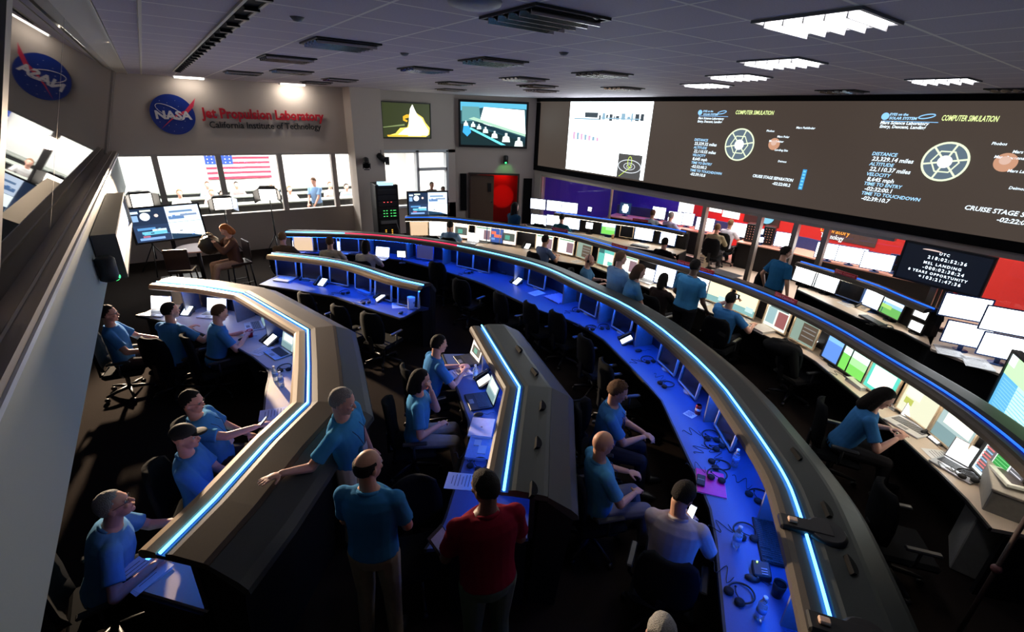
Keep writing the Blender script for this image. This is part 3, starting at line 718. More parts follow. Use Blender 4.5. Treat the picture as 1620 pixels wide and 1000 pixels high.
for a in [
 (663, 360, 'beige', 'warm', 'cream monitor at the far left end of the second row, below the wall display'),
 (693, 359, 'white', 'white', 'white monitor in front of the seated man at the far end of the second row'),
 (729, 359, 'beige', 'photo', 'monitor showing a dark picture right of the seated man at the far end'),
 (764, 367, 'grey', 'list', 'pale document monitor left of the blue one with red squares'),
 (783, 368, 'blue', 'bluered', 'blue monitor with two red squares in the second row'),
 (804, 368, 'grey', 'photo', 'small monitor with a pale picture right of the blue one with red squares'),
 (861, 383, 'beige', 'list', 'cream-framed monitor behind the dark-haired man in grey-blue'),
 (895, 389, 'beige', 'list', 'cream-framed monitor with a dark red panel, right of the dark-haired man'),
 (924, 394, 'beige', 'brown', 'cream-framed monitor with teal and dark columns left of the bald man with a headset'),
 (959, 400, 'beige', 'teal', 'cream-framed monitor with bright teal blocks behind the bald man with a headset'),
 (995, 411, 'beige', 'list', 'cream-framed monitor between the two standing blue shirts'),
 (1053, 430, 'blue', 'white', 'bright white monitor behind the dark-haired seated woman'),
 (1105, 440, 'blue', 'white', 'bright monitor hidden behind the large standing man'),
 (1138, 455, 'beige', 'yellow', 'cream-framed yellow monitor right of the large standing man'),
 (1180, 476, 'beige', 'yellow', 'cream-framed yellow monitor with a teal lower part in front of the man with a camera'),
 (1230, 497, 'beige', 'table', 'cream-framed monitor with a teal and a red table'),
 (1275, 517, 'beige', 'brown', 'cream-framed monitor with a green strip and brown text, at the end of the cream group'),
 (1331, 538, 'black', 'blue', 'small plain blue monitor beside the two water bottles'),
 (1355, 561, 'black', 'green', 'black-framed monitor with a green meadow picture beside the keyboard'),
 (1400, 590, 'beige', 'tealwin', 'cream-framed monitor with a teal background and a white window'),
 (1459, 624, 'beige', 'beige', 'cream-framed monitor with yellow-green squares behind the typing woman'),
 (1516, 665, 'beige', 'doc', 'cream-framed monitor with a pale page behind the open white laptop')]:
    mon(a[0], a[1] , 'E', a[3], a[2], a[4], w=.48, h=.40, zc=.235)
mon(1590, 722, 'E', 'greentab', 'black', 'black-framed monitor with green and red number tables at the right edge', w=.52, h=.36, zc=.22)
for a in [(479, 380, 'beige', 'warm', 'cream monitor behind the person in the brown jacket'), (517, 381, 'grey', 'off', 'dark monitor behind the person in the tan shirt'), (552, 380, 'grey', 'off', 'dark monitor between the tan shirt and the white shirt'),
 (672, 396, 'blue', 'dim', 'dim blue monitor right of the bright reading lamp'), (736, 408, 'grey', 'off', 'dark reddish monitor, left one of the pair over the bare blue desk'), (761, 413, 'grey', 'off', 'dark monitor, right one of the pair over the bare blue desk'),
 (849, 441, 'grey', 'off', 'switched-off pale-framed monitor above the crumpled cloth'), (931, 477, 'grey', 'off', 'switched-off monitor with a reddish reflection left of the desk headsets'), (985, 503, 'grey', 'off', 'switched-off monitor behind the phone with the bright display'),
 (1059, 555, 'grey', 'off', 'switched-off monitor, upper one of the close pair at the middle of the long row'), (1094, 590, 'grey', 'off', 'switched-off monitor, lower one of the close pair at the middle of the long row'), (1152, 664, 'grey', 'off', 'switched-off monitor nearest to the camera on the long row')]:
    mon(a[0], a[1], 'D', a[3], a[2], a[4], w=.45, h=.36, zc=.205)
for a in [(452, 422, 'grey', 'off', 'leftmost switched-off monitor of the short curved row'), (492, 427, 'grey', 'off', 'pinkish dark monitor behind the phone on the short curved row'), (535, 431, 'grey', 'off', 'third switched-off monitor from the left on the short curved row'),
 (573, 441, 'grey', 'off', 'switched-off monitor behind the blue binder'), (605, 448, 'grey', 'off', 'switched-off monitor behind the tilted white phone display'), (645, 461, 'grey', 'off', 'rightmost switched-off monitor of the short curved row beside the white box')]:
    mon(a[0], a[1], 'C', a[3], a[2], a[4], w=.45, h=.36, zc=.205)
for i, (px, py, z) in enumerate([(851, 323, .62), (877, 326, .62), (901, 329, .62), (852, 348, .24), (877, 349, .24), (904, 354, .24)]):
    mon(px, py, (.85, .5), 'white', 'blue', ['upper left', 'upper middle', 'upper right', 'lower left', 'lower middle', 'lower right'][i] + ' white monitor of the stacked group at the left end of the rear row', w=.50, h=.32, zc=.22, dz=.82, zoff=z - .22, group='stacked monitors at the left end of the rear row', tilt=0, base=(z < .3))
for a in [(933, 350, 'black', 'white', 'small white monitor beside the desk phone in the rear row', .24), (962, 365, 'blue', 'green', 'pale green monitor in the rear row left of the switched-off one', .42), (991, 370, 'beige', 'off', 'switched-off beige monitor in the rear row', .38), (1018, 375, 'blue', 'white', 'wide white monitor right of the switched-off beige one', .52), (1056, 381, 'blue', 'white', 'white monitor behind the dark seated figure at the end of the rear row', .46)]:
    mon(a[0], a[1], 'F', a[3], a[2], a[4], w=a[5], h=.36 if a[5] > .3 else .2, zc=.24)
for a in [(1274, 434, 'black', 'white', 'white monitor just right of the standing man in dark blue', .5), (1307, 446, 'black', 'white', 'second white monitor right of the standing man in dark blue', .5), (1345, 459, 'blue', 'off', 'switched-off wide monitor in the rear right row', .5), (1382, 476, 'blue', 'white', 'pale blue monitor behind the cream desk phone', .44), (1410, 488, 'black', 'land', 'monitor with a green hill and blue sky picture', .46)]:
    mon(a[0], a[1], 'G', a[3], a[2], a[4], w=a[5], h=.36, zc=.25)
mon(1458, 493, 'G', 'white', 'black', 'small upper white screen beside the bent desk lamp', w=.26, h=.17, zc=.34)
mon(1452, 508, 'G', 'white', 'black', 'small lower white screen beside the bent desk lamp', w=.26, h=.17, zc=.12)
for i, (px, py, z) in enumerate([(1527, 487, .70), (1596, 509, .70), (1530, 530, .27), (1590, 550, .27)]):
    mon(px, py, (.93, .36), 'white', 'blue', ['upper left', 'upper right', 'lower left', 'lower right'][i] + ' large white monitor of the four-screen stack at the right edge', w=.54, h=.36, zc=.27, dz=.82, zoff=z - .27, tilt=0, base=(z < .3), group='four-screen stack at the right edge')

# upright dividers between the monitor bays
_mons = [o for o in bpy.data.objects if o.get('category') == 'monitor']
for key, row in (('A', CA), ('B', CB), ('C', CC), ('D', CD)):
    Q = resample(ROWS[key][0], step=.475); last = None
    for i in range(1, len(Q) - 1):
        dq = (Q[i + 1] - Q[i - 1]).normalized(); nq = Vector((dq.y, -dq.x)); c = Q[i] + nq * .03
        if any((o.location.to_2d() - c).length < .31 for o in _mons): continue
        if last is not None and (last - c).length < .8: continue
        last = c.copy(); b = MB(); b.box((c.x, c.y, (DZ + 1.14) / 2), (.30, .022, .40), rot=Matrix.Rotation(math.atan2(nq.y, nq.x), 3, 'Z')); b.build('divider', M_DIV, row)

# ------------------------------------------------------------------ the big projection screen
t = thing('projection_screen', 'huge wide projection screen in a black frame along the right wall', 'projection screen', (0, 0, 0))
SX = 10.775; y0, y1, z0, z1 = -1.2, 13.60, 2.10, 4.395
b = MB()
fw_ = .17
b.box((SX, (y0 + y1) / 2, z1 - .05), (.05, y1 - y0, .10)); b.box((SX, (y0 + y1) / 2, z0 + fw_ / 2), (.05, y1 - y0, fw_)); b.box((SX, y1 - .1, (z0 + z1) / 2), (.05, .2, z1 - z0 - .27 + .0)); b.box((SX, y0 + .1, (z0 + z1) / 2), (.05, .2, z1 - z0 - .27))
b.build('frame', M_BLACKM, t)
b = MB(); b.box((SX + .005, (y0 + y1) / 2, (z0 + z1) / 2), (.02, y1 - y0 - .3, z1 - z0 - .2))
def scr_fn(nt, co):
    no = nt.nodes.new('ShaderNodeTexNoise'); no.inputs['Scale'].default_value = .35; no.inputs['Detail'].default_value = 1; nt.links.new(co, no.inputs['Vector'])
    return _mixc(nt, no.outputs['Fac'], (.050, .034, .027), (.075, .058, .046))
ps = b.build('screen', nodecol('rear_projection', scr_fn, .6, emission=1.0), t)
def FXp(px, py, dx=0.0):
    p = ax(px, py, SX - .01 - dx); return p
def onscr(px, py, d=.004): p = ax(px, py, SX - .006); return Vector((SX - .006 - d, p.y, p.z))
MR = lambda p: frame(p, (0, -1, 0), (0, 0, 1))
b = MB(); a1 = onscr(905, 157); a2 = onscr(1030, 277)
ya, yb = 11.93, 8.74
b.quad((SX - .012, ya, 2.31), (SX - .012, yb, 2.31), (SX - .012, yb, 4.29), (SX - .012, ya, 4.29))
pw = b.build('projected_page', emi('page_white', (.88, .97, 1.0), 4.0), t)
b = MB(); ms = [E(.05, .07, .09, 1), E(.3, .5, .65, 1.0), E(.7, .4, .6, 1.2), E(.10, .10, .10, .8)]
def R(x0, z0_, x1, z1_, k, d=.016):
    b.mi = k; b.quad((SX - d, x0, z0_), (SX - d, x1, z0_), (SX - d, x1, z1_), (SX - d, x0, z1_))
random.seed(3)
R(11.25, 3.86, 10.7, 4.0, 0); R(11.7, 3.80, 10.6, 3.84, 1)
x = 10.65
while x > 9.1:
    wd = random.uniform(.05, .16); R(x, 3.78 + random.uniform(0, .06), x - wd, 3.9 + random.uniform(0, .1), random.choice((0, 1, 0)), .018); x -= wd + random.uniform(.02, .09)
R(10.6, 3.84, 9.1, 3.87, 1, .02)
x = 11.7
for k in range(7): R(x, 3.22, x - .10, 3.44 - .02 * k, (2, 1, 2, 1, 2, 1, 2)[k], .018); x -= .17
R(9.72, 2.31, 8.86, 2.95, 3, .018)
b.build('page_figures', ms, t)
b = MB(); cy, cz = 9.28, 2.63
for (ra, rb, rr) in ((.41, .17, .010), (.20, .09, .008), (.10, .05, .006)): b.tube([(SX - .024, cy + ra * math.cos(a), cz + rb * math.sin(a)) for a in np.linspace(0, 2 * PI, 40, endpoint=False)], rr, 5, closed=True)
b.build('orbit_lines', E(.7, .75, .8, 1.3), t)
b = MB(); b.tube([(SX - .026, cy + .07 * math.cos(a), cz + .12 + .14 * math.sin(a)) for a in np.linspace(0, 2 * PI, 24, endpoint=False)], .008, 5, closed=True); b.tube([(SX - .026, 9.62, 2.33), (SX - .026, 9.22, 2.62)], .008, 5)
b.build('trajectory_line', E(.6, .8, .1, 1.3), t)
TXW = E(.75, .9, 1.0, 1.5); TXB = E(.35, .65, .95, 1.3); TXG = E(.75, .9, .35, 1.3)
def stext(s, px, py, h, m, align='LEFT', width=None, bold=.002): 
    p = onscr(px, py, .012); return text(s, 'screen_lettering', h, MR(p), m, t, ext=.0, off=bold, shear=.15, align=align, width=width)
def panel(X, sc):
    """the simulation picture; X maps (u,v) fractions of the panel to the wall"""
    D = [('DISTANCE', X['d'][0], 0), (X['v'][0], X['d'][1], 1), ('ALTITUDE', X['d'][2], 0), (X['v'][1], X['d'][3], 1), ('VELOCITY', X['d'][4], 0), (X['v'][2], X['d'][5], 1), ('TIME TO ENTRY', X['d'][6], 0), (X['v'][3], X['d'][7], 1), ('TIME TO TOUCHDOWN', X['d'][8], 0), (X['v'][4], X['d'][9], 1)]
    for s, (px, py), k in D: stext(s, px, py, (.100 if k else .082) * sc, TXW if k else TXB)
    # spacecraft wheel
    (c, r) = X['wheel']; c = onscr(*c, .012); b = MB(); b.T = frame(c, (0, -1, 0), (0, 0, 1)); b.mi = 0
    b.add([(r * math.cos(a), r * math.sin(a), 0) for a in np.linspace(0, 2 * PI, 32, endpoint=False)], [tuple(range(32))]); b.mi = 1
    b.tube([(r * math.cos(a), r * math.sin(a), .004) for a in np.linspace(0, 2 * PI, 36, endpoint=False)], .016 * sc, 4, closed=True)
    b.tube([(r * .62 * math.cos(a), r * .62 * math.sin(a), .004) for a in np.linspace(0, 2 * PI, 6, endpoint=False)], .012 * sc, 4, closed=True)
    for k in range(6): a = k * PI / 3 + .2; b.tube([(r * .3 * math.cos(a), r * .3 * math.sin(a), .004), (r * math.cos(a), r * math.sin(a), .004)], .014 * sc, 4)
    b.mi = 2; b.add([(r * .33 * math.cos(a), r * .33 * math.sin(a), .010) for a in np.linspace(0, 2 * PI, 24, endpoint=False)], [tuple(range(24))])
    b.build('wheel_graphic', [E(.12, .17, .22, 1), E(.75, .85, .6, 1.2), E(.9, .95, 1, 1.6)], t)
    c = onscr(*X['mars'], .012); r = X['mr']; b = MB(); b.T = frame(c, (0, -1, 0), (0, 0, 1))
    b.add([(r * math.cos(a), r * math.sin(a), 0) for a in np.linspace(0, 2 * PI, 28, endpoint=False)], [tuple(range(28))]); b.mi = 1
    b.add([(r * .5 * math.cos(a) - r * .1, r * .45 * math.sin(a) + r * .2, .003) for a in np.linspace(0, 2 * PI, 20, endpoint=False)], [tuple(range(20))]); b.build('planet_disc', [E(.62, .32, .2, 1), E(.75, .5, .4, 1)], t)
    for (q, s) in X['lab']: stext(s, q[0], q[1], .06 * sc, TXW, bold=.001)
    stext('EYES on the', X['hd'][0][0], X['hd'][0][1], .055 * sc, TXB); stext('SOLAR SYSTEM', X['hd'][1][0], X['hd'][1][1], .06 * sc, TXB)
    c = onscr(*X['hd'][2], .010); b = MB(); b.T = frame(c, (0, -1, 0), (0, 0, 1)); r = .06 * sc; b.add([(r * math.cos(a), r * math.sin(a), 0) for a in np.linspace(0, 2 * PI, 20, endpoint=False)], [tuple(range(20))])
    b.tube([(.60 * sc + .11 * sc * math.cos(a), .01 * sc + .03 * sc * math.sin(a) + .02 * math.cos(a), 0) for a in np.linspace(0, 2 * PI, 20, endpoint=False)], .008, 4, closed=True)
    b.quad((-.02, -.085 * sc, 0), (.78 * sc, -.085 * sc, 0), (.78 * sc, -.075 * sc, 0), (-.02, -.075 * sc, 0)); b.build('header_mark', E(.25, .55, .95, 1.3), t)
    stext('Mars Science Laboratory', X['hd'][3][0], X['hd'][3][1], .07 * sc, TXW); stext('Entry, Descent, Landing', X['hd'][4][0], X['hd'][4][1], .07 * sc, TXW)
    stext('COMPUTER SIMULATION', X['cs'][0], X['cs'][1], .12 * sc, TXG, width=X['cs'][2])
panel(dict(d=[(1380, 243), (1380, 251), (1376, 259), (1376, 267), (1371, 275), (1372, 283), (1367, 290), (1368, 298), (1363, 305), (1363, 313)], v=['23,329.14 miles', '22,110.37 miles', '8,645 mph', '-02:32:00.1', '-02:39:10.7'],
    wheel=((1495, 256), .30), mars=(1591, 257), mr=.14, lab=[((1569, 227), 'Phobos'), ((1602, 240), 'Mars Polar Lander'), ((1573, 248), 'Mars Reconnaissance Orbiter'), ((1594, 270), 'Mars Landing Site'), ((1596, 297), 'Deimos')],
    hd=[(1408, 181), (1407, 187), (1401, 184), (1393, 194), (1392, 200)], cs=(1490, 187, .70)), 1.0)
panel(dict(d=[(1099, 221), (1099, 227), (1098, 233), (1098, 239), (1096, 245), (1096, 251), (1094, 257), (1094, 263), (1092, 269), (1092, 275)], v=['23,329.32 miles', '22,110.55 miles', '8,645 mph', '-02:32:00.2', '-02:39:10.8'],
    wheel=((1170, 229), .33), mars=(1225, 228), mr=.12, lab=[((1213, 207), 'Phobos'), ((1230, 216), 'Mars Polar'), ((1217, 223), 'Mars Orbiter'), ((1226, 237), 'Landing Site'), ((1231, 255), 'Deimos'), ((1260, 202), 'Mars Pathfinder')],
    hd=[(1113, 176), (1113, 181), (1108, 178), (1105, 187), (1104, 192)], cs=(1164, 178, .86)), .95)
stext('CRUISE STAGE SEPARATION', 1526, 328, .10, TXW); stext('-02:22:00.1', 1577, 347, .10, TXW); stext('CRUISE STAGE SEPARATION', 1191, 278, .085, TXW, width=.88); stext('-02:22:00.2', 1222, 290, .085, TXW)
b = MB(); c0 = onscr(1273, 273, .01); b.box((c0.x, c0.y, c0.z - .14), (.004, .08, .40)); b.build('side_menu', E(.05, .35, .75, 1), t)
b = MB(); 
for k in range(6): b.box((c0.x - .004, c0.y, c0.z + .02 - k * .065), (.004, .05, .035))
b.build('menu_icons', E(.2, .7, .95, 1), t)

# ------------------------------------------------------------------ wall displays
def display(name_label, loc, right, up, w, h, content, bw=.05, depth=.09, group=None, bezel=None):
    M = frame(loc, right, up)
    t = thing('wall_display', name_label, 'display', (0, 0, 0), 0, group)
    b = MB(); b.T = M; b.box((0, h / 2 - bw / 2, 0), (w, bw, depth)); b.box((0, -h / 2 + bw / 2, 0), (w, bw, depth)); b.box((-w / 2 + bw / 2, 0, 0), (bw, h - 2 * bw, depth)); b.box((w / 2 - bw / 2, 0, 0), (bw, h - 2 * bw, depth)); b.box((0, 0, -depth / 4), (w - .02, h - .02, depth / 2))
    b.build('bezel', bezel or M_BLACK, t)
    Ms = M @ Matrix.Translation((0, 0, depth * .3)); W, H = w - 2 * bw, h - 2 * bw
    content(t, Ms, W, H); return t
def fields(t, M, W, H, lst, name='screen'):
    b = MB(); b.T = M; ms = []
    for k, (poly, c) in enumerate(lst):
        m = E(*c)
        if m not in ms: ms.append(m)
        b.mi = ms.index(m); z = .0008 * k
        if len(poly) == 4 and not isinstance(poly[0], (tuple, list)): x0, y0_, x1, y1_ = poly; poly = [(x0, y0_), (x1, y0_), (x1, y1_), (x0, y1_)]
        b.quad(*[((x - .5) * W, (y - .5) * H, z) for x, y in poly])
    return b.build(name, ms, t)
def launch(t, M, W, H):
    fields(t, M, W, H, [((0, 0, 1, 1), (.035, .045, .012, 1)), ([(0, .28), (.45, .35), (.45, .4), (0, .3)], (.25, .32, .12, 1)), ([(.45, .55), (.62, .62), (.62, .68), (.5, .68), (.42, .62), (.42, .5), (.5, .45), (.52, .5)], (.8, .45, .02, 1.2)), ([(.08, .05), (.1, .02), (.9, .02), (.98, .1), (.99, .3), (.9, .45), (.85, .6), (.72, .72), (.55, .5), (.5, .3), (.35, .28), (.25, .12)], (1, .72, .12, 1.5)),
        ([(.30, .08), (.94, .06), (.97, .2), (.88, .42), (.82, .58), (.72, .68), (.6, .35), (.45, .26)], (1, .95, .55, 2.2)), ([(.52, .05), (.8, .05), (.85, .3), (.75, .62), (.68, .8), (.63, .97), (.58, .85), (.55, .6)], (1, 1, .85, 3)), ([(.08, .03), (.5, .03), (.5, .06), (.08, .07)], (1, .45, .02, 1.3))])
def roomfeed(t, M, W, H):
    L = [((0, 0, 1, 1), (.03, .10, .13, 1)), ([(0, .8), (.4, .9), (1, .88), (1, 1), (0, 1)], (.1, .45, .65, 1.3)), ([(.3, .62), (.35, .9), (.97, .86), (1, .3), (.6, .42), (.35, .5)], (.85, 1, 1, 2.6)), ([(.02, .55), (.02, .9), (.28, .9), (.3, .6)], (.15, .4, .42, 1)), ([(0, 0), (1, 0), (1, .12), (.15, .45), (0, .5)], (.01, .03, .035, 1)),
         ([(.12, .62), (.2, .58), (1, .24), (1, .30), (.2, .66)], (.4, .65, .5, 1.3)), ([(.15, .42), (.7, .02), (.62, .02), (.13, .38)], (.15, .75, .85, 1.5)), ([(.2, .52), (1, .08), (1, .2), (.25, .56)], (.01, .04, .06, 1)), ([(.03, .3), (.1, .2), (.16, .3), (.13, .45), (.05, .5)], (.05, .4, .9, 1.3))]
    for k, (x, y, s) in enumerate([(.08, .52, .05), (.19, .5, .05), (.28, .45, .05), (.38, .38, .06), (.52, .28, .07), (.7, .22, .09), (.9, .12, .1)]):
        L.append(([(x - s * .7, y - s * 1.4), (x + s * .7, y - s * 1.4), (x + s * .55, y), (x + s * .2, y + s * .25), (x + s * .2, y + s), (x - s * .2, y + s), (x - s * .2, y + s * .25), (x - s * .55, y)], (.75, .9, .85, 1.6)))
    fields(t, M, W, H, L)
display('wall display showing a glowing yellow rocket launch at night', (6.63, 14.93, 3.57), (1, 0, 0), (0, 0, 1), 1.66, 1.06, launch, bw=.035)
p0 = TD @ Vector((1.29, 0, 3.53)); p0 = p0 + DN * .06
display('larger wall display with a blue-white video of people in a control room', p0, DD, (0, 0, 1), 2.34, 1.47, roomfeed, bw=.07)
def quadfeed(t, M, W, H):
    L = [((0, .5, .5, 1), (.02, .04, .09, 1)), ((.5, .5, 1, 1), (.55, .65, .8, 1.8)), ((0, 0, .5, .5), (.03, .06, .14, 1)), ((.5, 0, 1, .5), (.8, .92, .95, 2.2)), ((.02, .85, .12, .92), (.6, .8, 1, 1.5)), ((.15, .9, .3, .95), (.8, .9, .7, 1.5)), ((.02, .62, .1, .8), (.3, .5, .8, 1.2)),
         ([(.2 + .07 * math.cos(a), .75 + .12 * math.sin(a)) for a in np.linspace(0, 2 * PI, 16, endpoint=False)], (.75, .85, .95, 1.8)), ([(.36 + .03 * math.cos(a), .76 + .05 * math.sin(a)) for a in np.linspace(0, 2 * PI, 12, endpoint=False)], (.8, .65, .6, 1.3)),
         ((.05, .35, .3, .42), (.1, .3, .6, 1.3)), ((.1, .2, .45, .3), (.15, .55, .75, 1.3)), ((.05, .05, .4, .12), (.25, .45, .9, 1.2)), ((.25, .3, .45, .36), (.6, .75, .9, 1.4)), ((.1, .13, .2, .18), (.6, .2, .3, 1)),
         ([(.5, .18), (.8, .1), (1, .0), (.5, 0)], (.02, .06, .12, 1)), ((.55, .8, .9, .86), (.2, .35, .6, 1)), ((.52, .6, .75, .7), (.15, .3, .6, 1)), ((.7, .68, .95, .74), (.3, .4, .6, 1)), ((0, .495, 1, .505), (.02, .05, .1, 1))]
    random.seed(5)
    for k in range(26):
        x = random.uniform(.03, .92); y = random.uniform(.04, .93); s = random.uniform(.01, .03)
        if x < .5 and y > .5: continue
        L.append(((x, y, x + s * 1.6, y + s), random.choice([(.1, .3, .8, 1), (.02, .05, .15, 1), (.8, .9, 1, 1.8), (.25, .6, .9, 1.3)])))
    fields(t, M, W, H, L)
# display on a stand in front of the far window
c = (az(645, 302, 1.95) + az(708, 302, 1.95)) / 2
c = Vector((5.55, 11.9, 1.62)); c = ay(677, 322, 12.1)
d1 = display('display on a floor stand showing four bright video pictures by the equipment rack', c, (.965, -.26, 0), (0, 0, 1), 1.14, .68, quadfeed, bw=.035)
b = MB(); b.box((c.x + .03, c.y + .08, c.z - .34 - (c.z - .34) / 2), (.10, .05, c.z - .3)); b.build('stand', M_BLACK, d1)
b = MB(); b.box((c.x + .03, c.y + .06, .02), (.7, .45, .04), bev=.01); b.build('base', M_BLACK, d1)
# tilted display in the interview corner
c = Vector((.02, 11.9, 1.55)); c = ay(266, 353, 12.95)
d2 = display('tilted display with blue four-part video on a stand in the interview corner', c, (.985, .17, .0), (-.0, .25, .97), 1.36, .78, quadfeed, bw=.035)
b = MB(); b.box((c.x, c.y + .16, c.z - .10 - (c.z - .1) / 2), (.08, .06, c.z - .1)); b.build('stand', M_BLACK, d2)
b = MB(); b.box((c.x, c.y + .12, .02), (.8, .5, .04), bev=.01); b.build('base', M_BLACK, d2)
# big display on the left wall
def warmfeed(t, M, W, H): fields(t, M, W, H, [((0, 0, 1, 1), (.75, .8, 1, 1.6)), ((0, .35, .6, 1), (1, .75, .65, 1.6)), ((.5, .1, 1, .5), (.8, .9, 1, 2))])
t = display('large thick black display cabinet on the left wall, seen almost edge-on', (X1 + .115, 8.0, 2.26), (0, 1, 0), (0, 0, 1), 3.1, .49, warmfeed, bw=.03, depth=.21)
for v in [o for o in t.children if o.name.startswith('bezel')]: v.data.materials[0] = mat('cabinet_grey', (.10, .095, .09), .5)
# clock display in front of the side-room glass
def clock(t, M, W, H):
    fields(t, M, W, H, [((0, 0, 1, 1), (.004, .006, .012, 1))])
    m = E(.75, .88, 1, 2.2)
    for s, x, y, h in (('UTC', -.02, .36, .075), ('218:02:52:36', .03, .22, .095), ('MSL LANDING', .0, .06, .08), ('-000:02:38:24', .03, -.07, .095), ('8 YEARS OPPORTUNITY', -.02, -.21, .075), ('+103:21:47:36', .03, -.34, .095)):
        text(s, 'screen_lettering', h * H * .72 / .56, M @ Matrix.Translation((x * W, y * H, .003)), m, t, ext=0, off=.001, space=1.35)
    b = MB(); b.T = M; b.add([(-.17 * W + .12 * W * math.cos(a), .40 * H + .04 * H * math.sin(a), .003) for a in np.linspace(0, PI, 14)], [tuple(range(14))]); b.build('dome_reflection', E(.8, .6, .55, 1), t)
pc = ax(1490, 424, 10.15)
t = display('black clock display with white mission time digits below the big screen', pc, (-.10, -.99, 0), (0, 0, 1), 1.20, .66, clock, bw=.03, depth=.08)
b = MB(); b.box((pc.x + .06, pc.y + .0, (pc.z - .3) / 2), (.07, .09, pc.z - .3)); b.build('stand', M_ALU, t)
b = MB(); b.box((pc.x + .05, pc.y, .02), (.4, .7, .04), bev=.01); b.build('base', M_BLACK, t)
# big close display at the right edge, turned to the seats
def greens(t, M, W, H):
    L = [((0, 0, 1, 1), (.45, .78, .85, 1.5)), ((0, .0, .3, .72), (.12, .45, .75, 1.2)), ((0, .62, 1, 1), (.45, .85, .40, 1.5)), ((0, .8, .12, 1), (.8, .95, .95, 1.5))] + [((.05, .06 + k * .055, .95, .075 + k * .055), (.25, .6, .75, 1.2)) for k in range(10)]
    fields(t, M, W, H, L)
pt = Vector((7.6, .52, 0)); e0 = az(1565, 640, .80); e1 = az(1620, 705, .80); dd_ = Vector((e1.x - e0.x, e1.y - e0.y, 0)).normalized()
pb = Vector((e0.x, e0.y, 1.17)) + dd_ * .62; print('BIGMON', pb, dd_)
t = display('big monitor at the right edge showing a green and blue data sheet', pb, dd_, (0, 0, 1), 1.24, .74, greens, bw=.03, depth=.09)
nb = dd_.cross(Vector((0, 0, 1))) * -1
b = MB(); b.box((pb.x + nb.x * .07, pb.y + nb.y * .07, (pb.z) / 2), (.08, .08, pb.z)); b.build('stand', M_BLACK, t)
b = MB(); b.box((pb.x + nb.x * .07, pb.y + nb.y * .07, .02), (.5, .5, .04), bev=.01); b.build('base', M_BLACK, t)
# green lamps on the walls, stage lights
def uplight():
    t = thing('wall_lamp', 'x', 'wall lamp')
    b = MB(); b.lathe((0, -.09, -.13), [(.05, 0), (.085, .02), (.085, .24), (.05, .27)], 16); b.box((0, -.02, 0), (.08, .05, .1)); b.build('housing', M_BLACK, t)
    b = MB(); b.ell((0, -.12, -.09), (.06, .06, .045)); b.build('lens', emi('green_lens', (.04, .9, .2), 3), t); return t
p = TD @ Vector((1.74, -.0, 2.42)); place('up', uplight, tuple(p), rzof((-DN.x, -DN.y)), 'small black lamp with a green glow below the blue-white wall display')
place('up', uplight, (X1, ax(152, 428, X1).y, ax(152, 428, X1 ).z), PI / 2, 'black lamp with a green glow on the left wall below the display cabinet')
spot('green_glow', tuple(TD @ Vector((1.74, -.25, 2.35))), tuple(TD @ Vector((1.74, 0, 2.0))), 2.5, (.2, 1, .2), 1.6)
def stagelight():
    t = thing('stage_light', 'x', 'stage light')
    R_ = Quaternion((1, 0, 0), .9)
    b = MB(); b.lathe((0, 0, 0), [(.05, -.14), (.085, -.10), (.09, .06), (.075, .12), (.11, .16)], 16, axis=Quaternion((1, 0, 0), PI * .72)); b.build('housing', M_BLACK, t)
    for k in range(4):
        a = k * PI / 2; b = MB(); b.box((.10 * math.cos(a), -.17, -.10 + .10 * math.sin(a)), (.02 if k % 2 == 0 else .15, .12, .15 if k % 2 == 0 else .02)); b.build('barn_door', M_BLACK, t)
    b = MB(); b.tube([(-.11, 0, 0), (-.11, 0, .16), (0, 0, .20), (.11, 0, .16), (.11, 0, 0)], .01, 6); b.build('yoke', M_BLACK, t)
    return t
p = ay(579, 256, 14.2); place('stage', stagelight, tuple(p), -.3, 'black theatre lamp with reddish lens on the left of the column')
b = MB(); b.ell((p.x, p.y - .17, p.z - .11), (.06, .03, .06)); b.build('lens', emi('red_lens', (1, .25, .12), 1.5), PROTO['stage']).matrix_parent_inverse = PROTO['stage'].matrix_world.inverted()
bpy.context.view_layer.update()
PROTO['stage'].children[-1].matrix_parent_inverse = PROTO['stage'].matrix_world.inverted()
q = ay(603, 249, 14.35); r2 = dup(PROTO['stage'], tuple(q), 1.2, 'black theatre lamp turned right beside the far window')

# ------------------------------------------------------------------ desk things
def laptop(kind, shell='white', w=.34, d=.24, op=1.85):
    def f():
        t = thing('laptop', 'x', 'laptop'); m = {'white': BZ['white'], 'black': M_BLACK, 'silver': mat('silver', (.5, .5, .52), .3, metal=.6)}[shell]
        b = MB(); b.box((0, 0, .010), (w, d, .018), bev=.004); b.build('base', m, t)
        b = MB(); b.box((0, .03, .0200), (w * .88, d * .48, .002))
        kb = b.build('keyboard', M_BLACK if shell != 'black' else mat('key_deck', (.03, .03, .035), .5), t)
        b = MB()
        for r in range(5):
            for c in range(12): b.box((-w * .40 + c * w * .073, .03 - d * .19 + r * d * .095, .0222), (w * .058, d * .07, .003))
        b.build('keys', mat('keycap', (.05, .05, .055), .5) if shell != 'white' else mat('keycap_grey', (.3, .3, .3), .5), kb)
        b = MB(); b.box((0, -d * .33, .0196), (w * .26, d * .2, .001)); b.build('trackpad', M_GREY, t)
        R = Matrix.Translation((0, d / 2, .018)) @ Matrix.Rotation(-(op - PI / 2), 4, 'X')
        b = MB(); b.T = R; b.box((0, .006, d * .47), (w, .010, d * .94), bev=.003); li = b.build('lid', m, t)
        screen('screen', kind, w * .93, d * .84, R @ frame((0, -.0005, d * .48), (1, 0, 0), (0, 0, 1)), li)
        return t
    return f
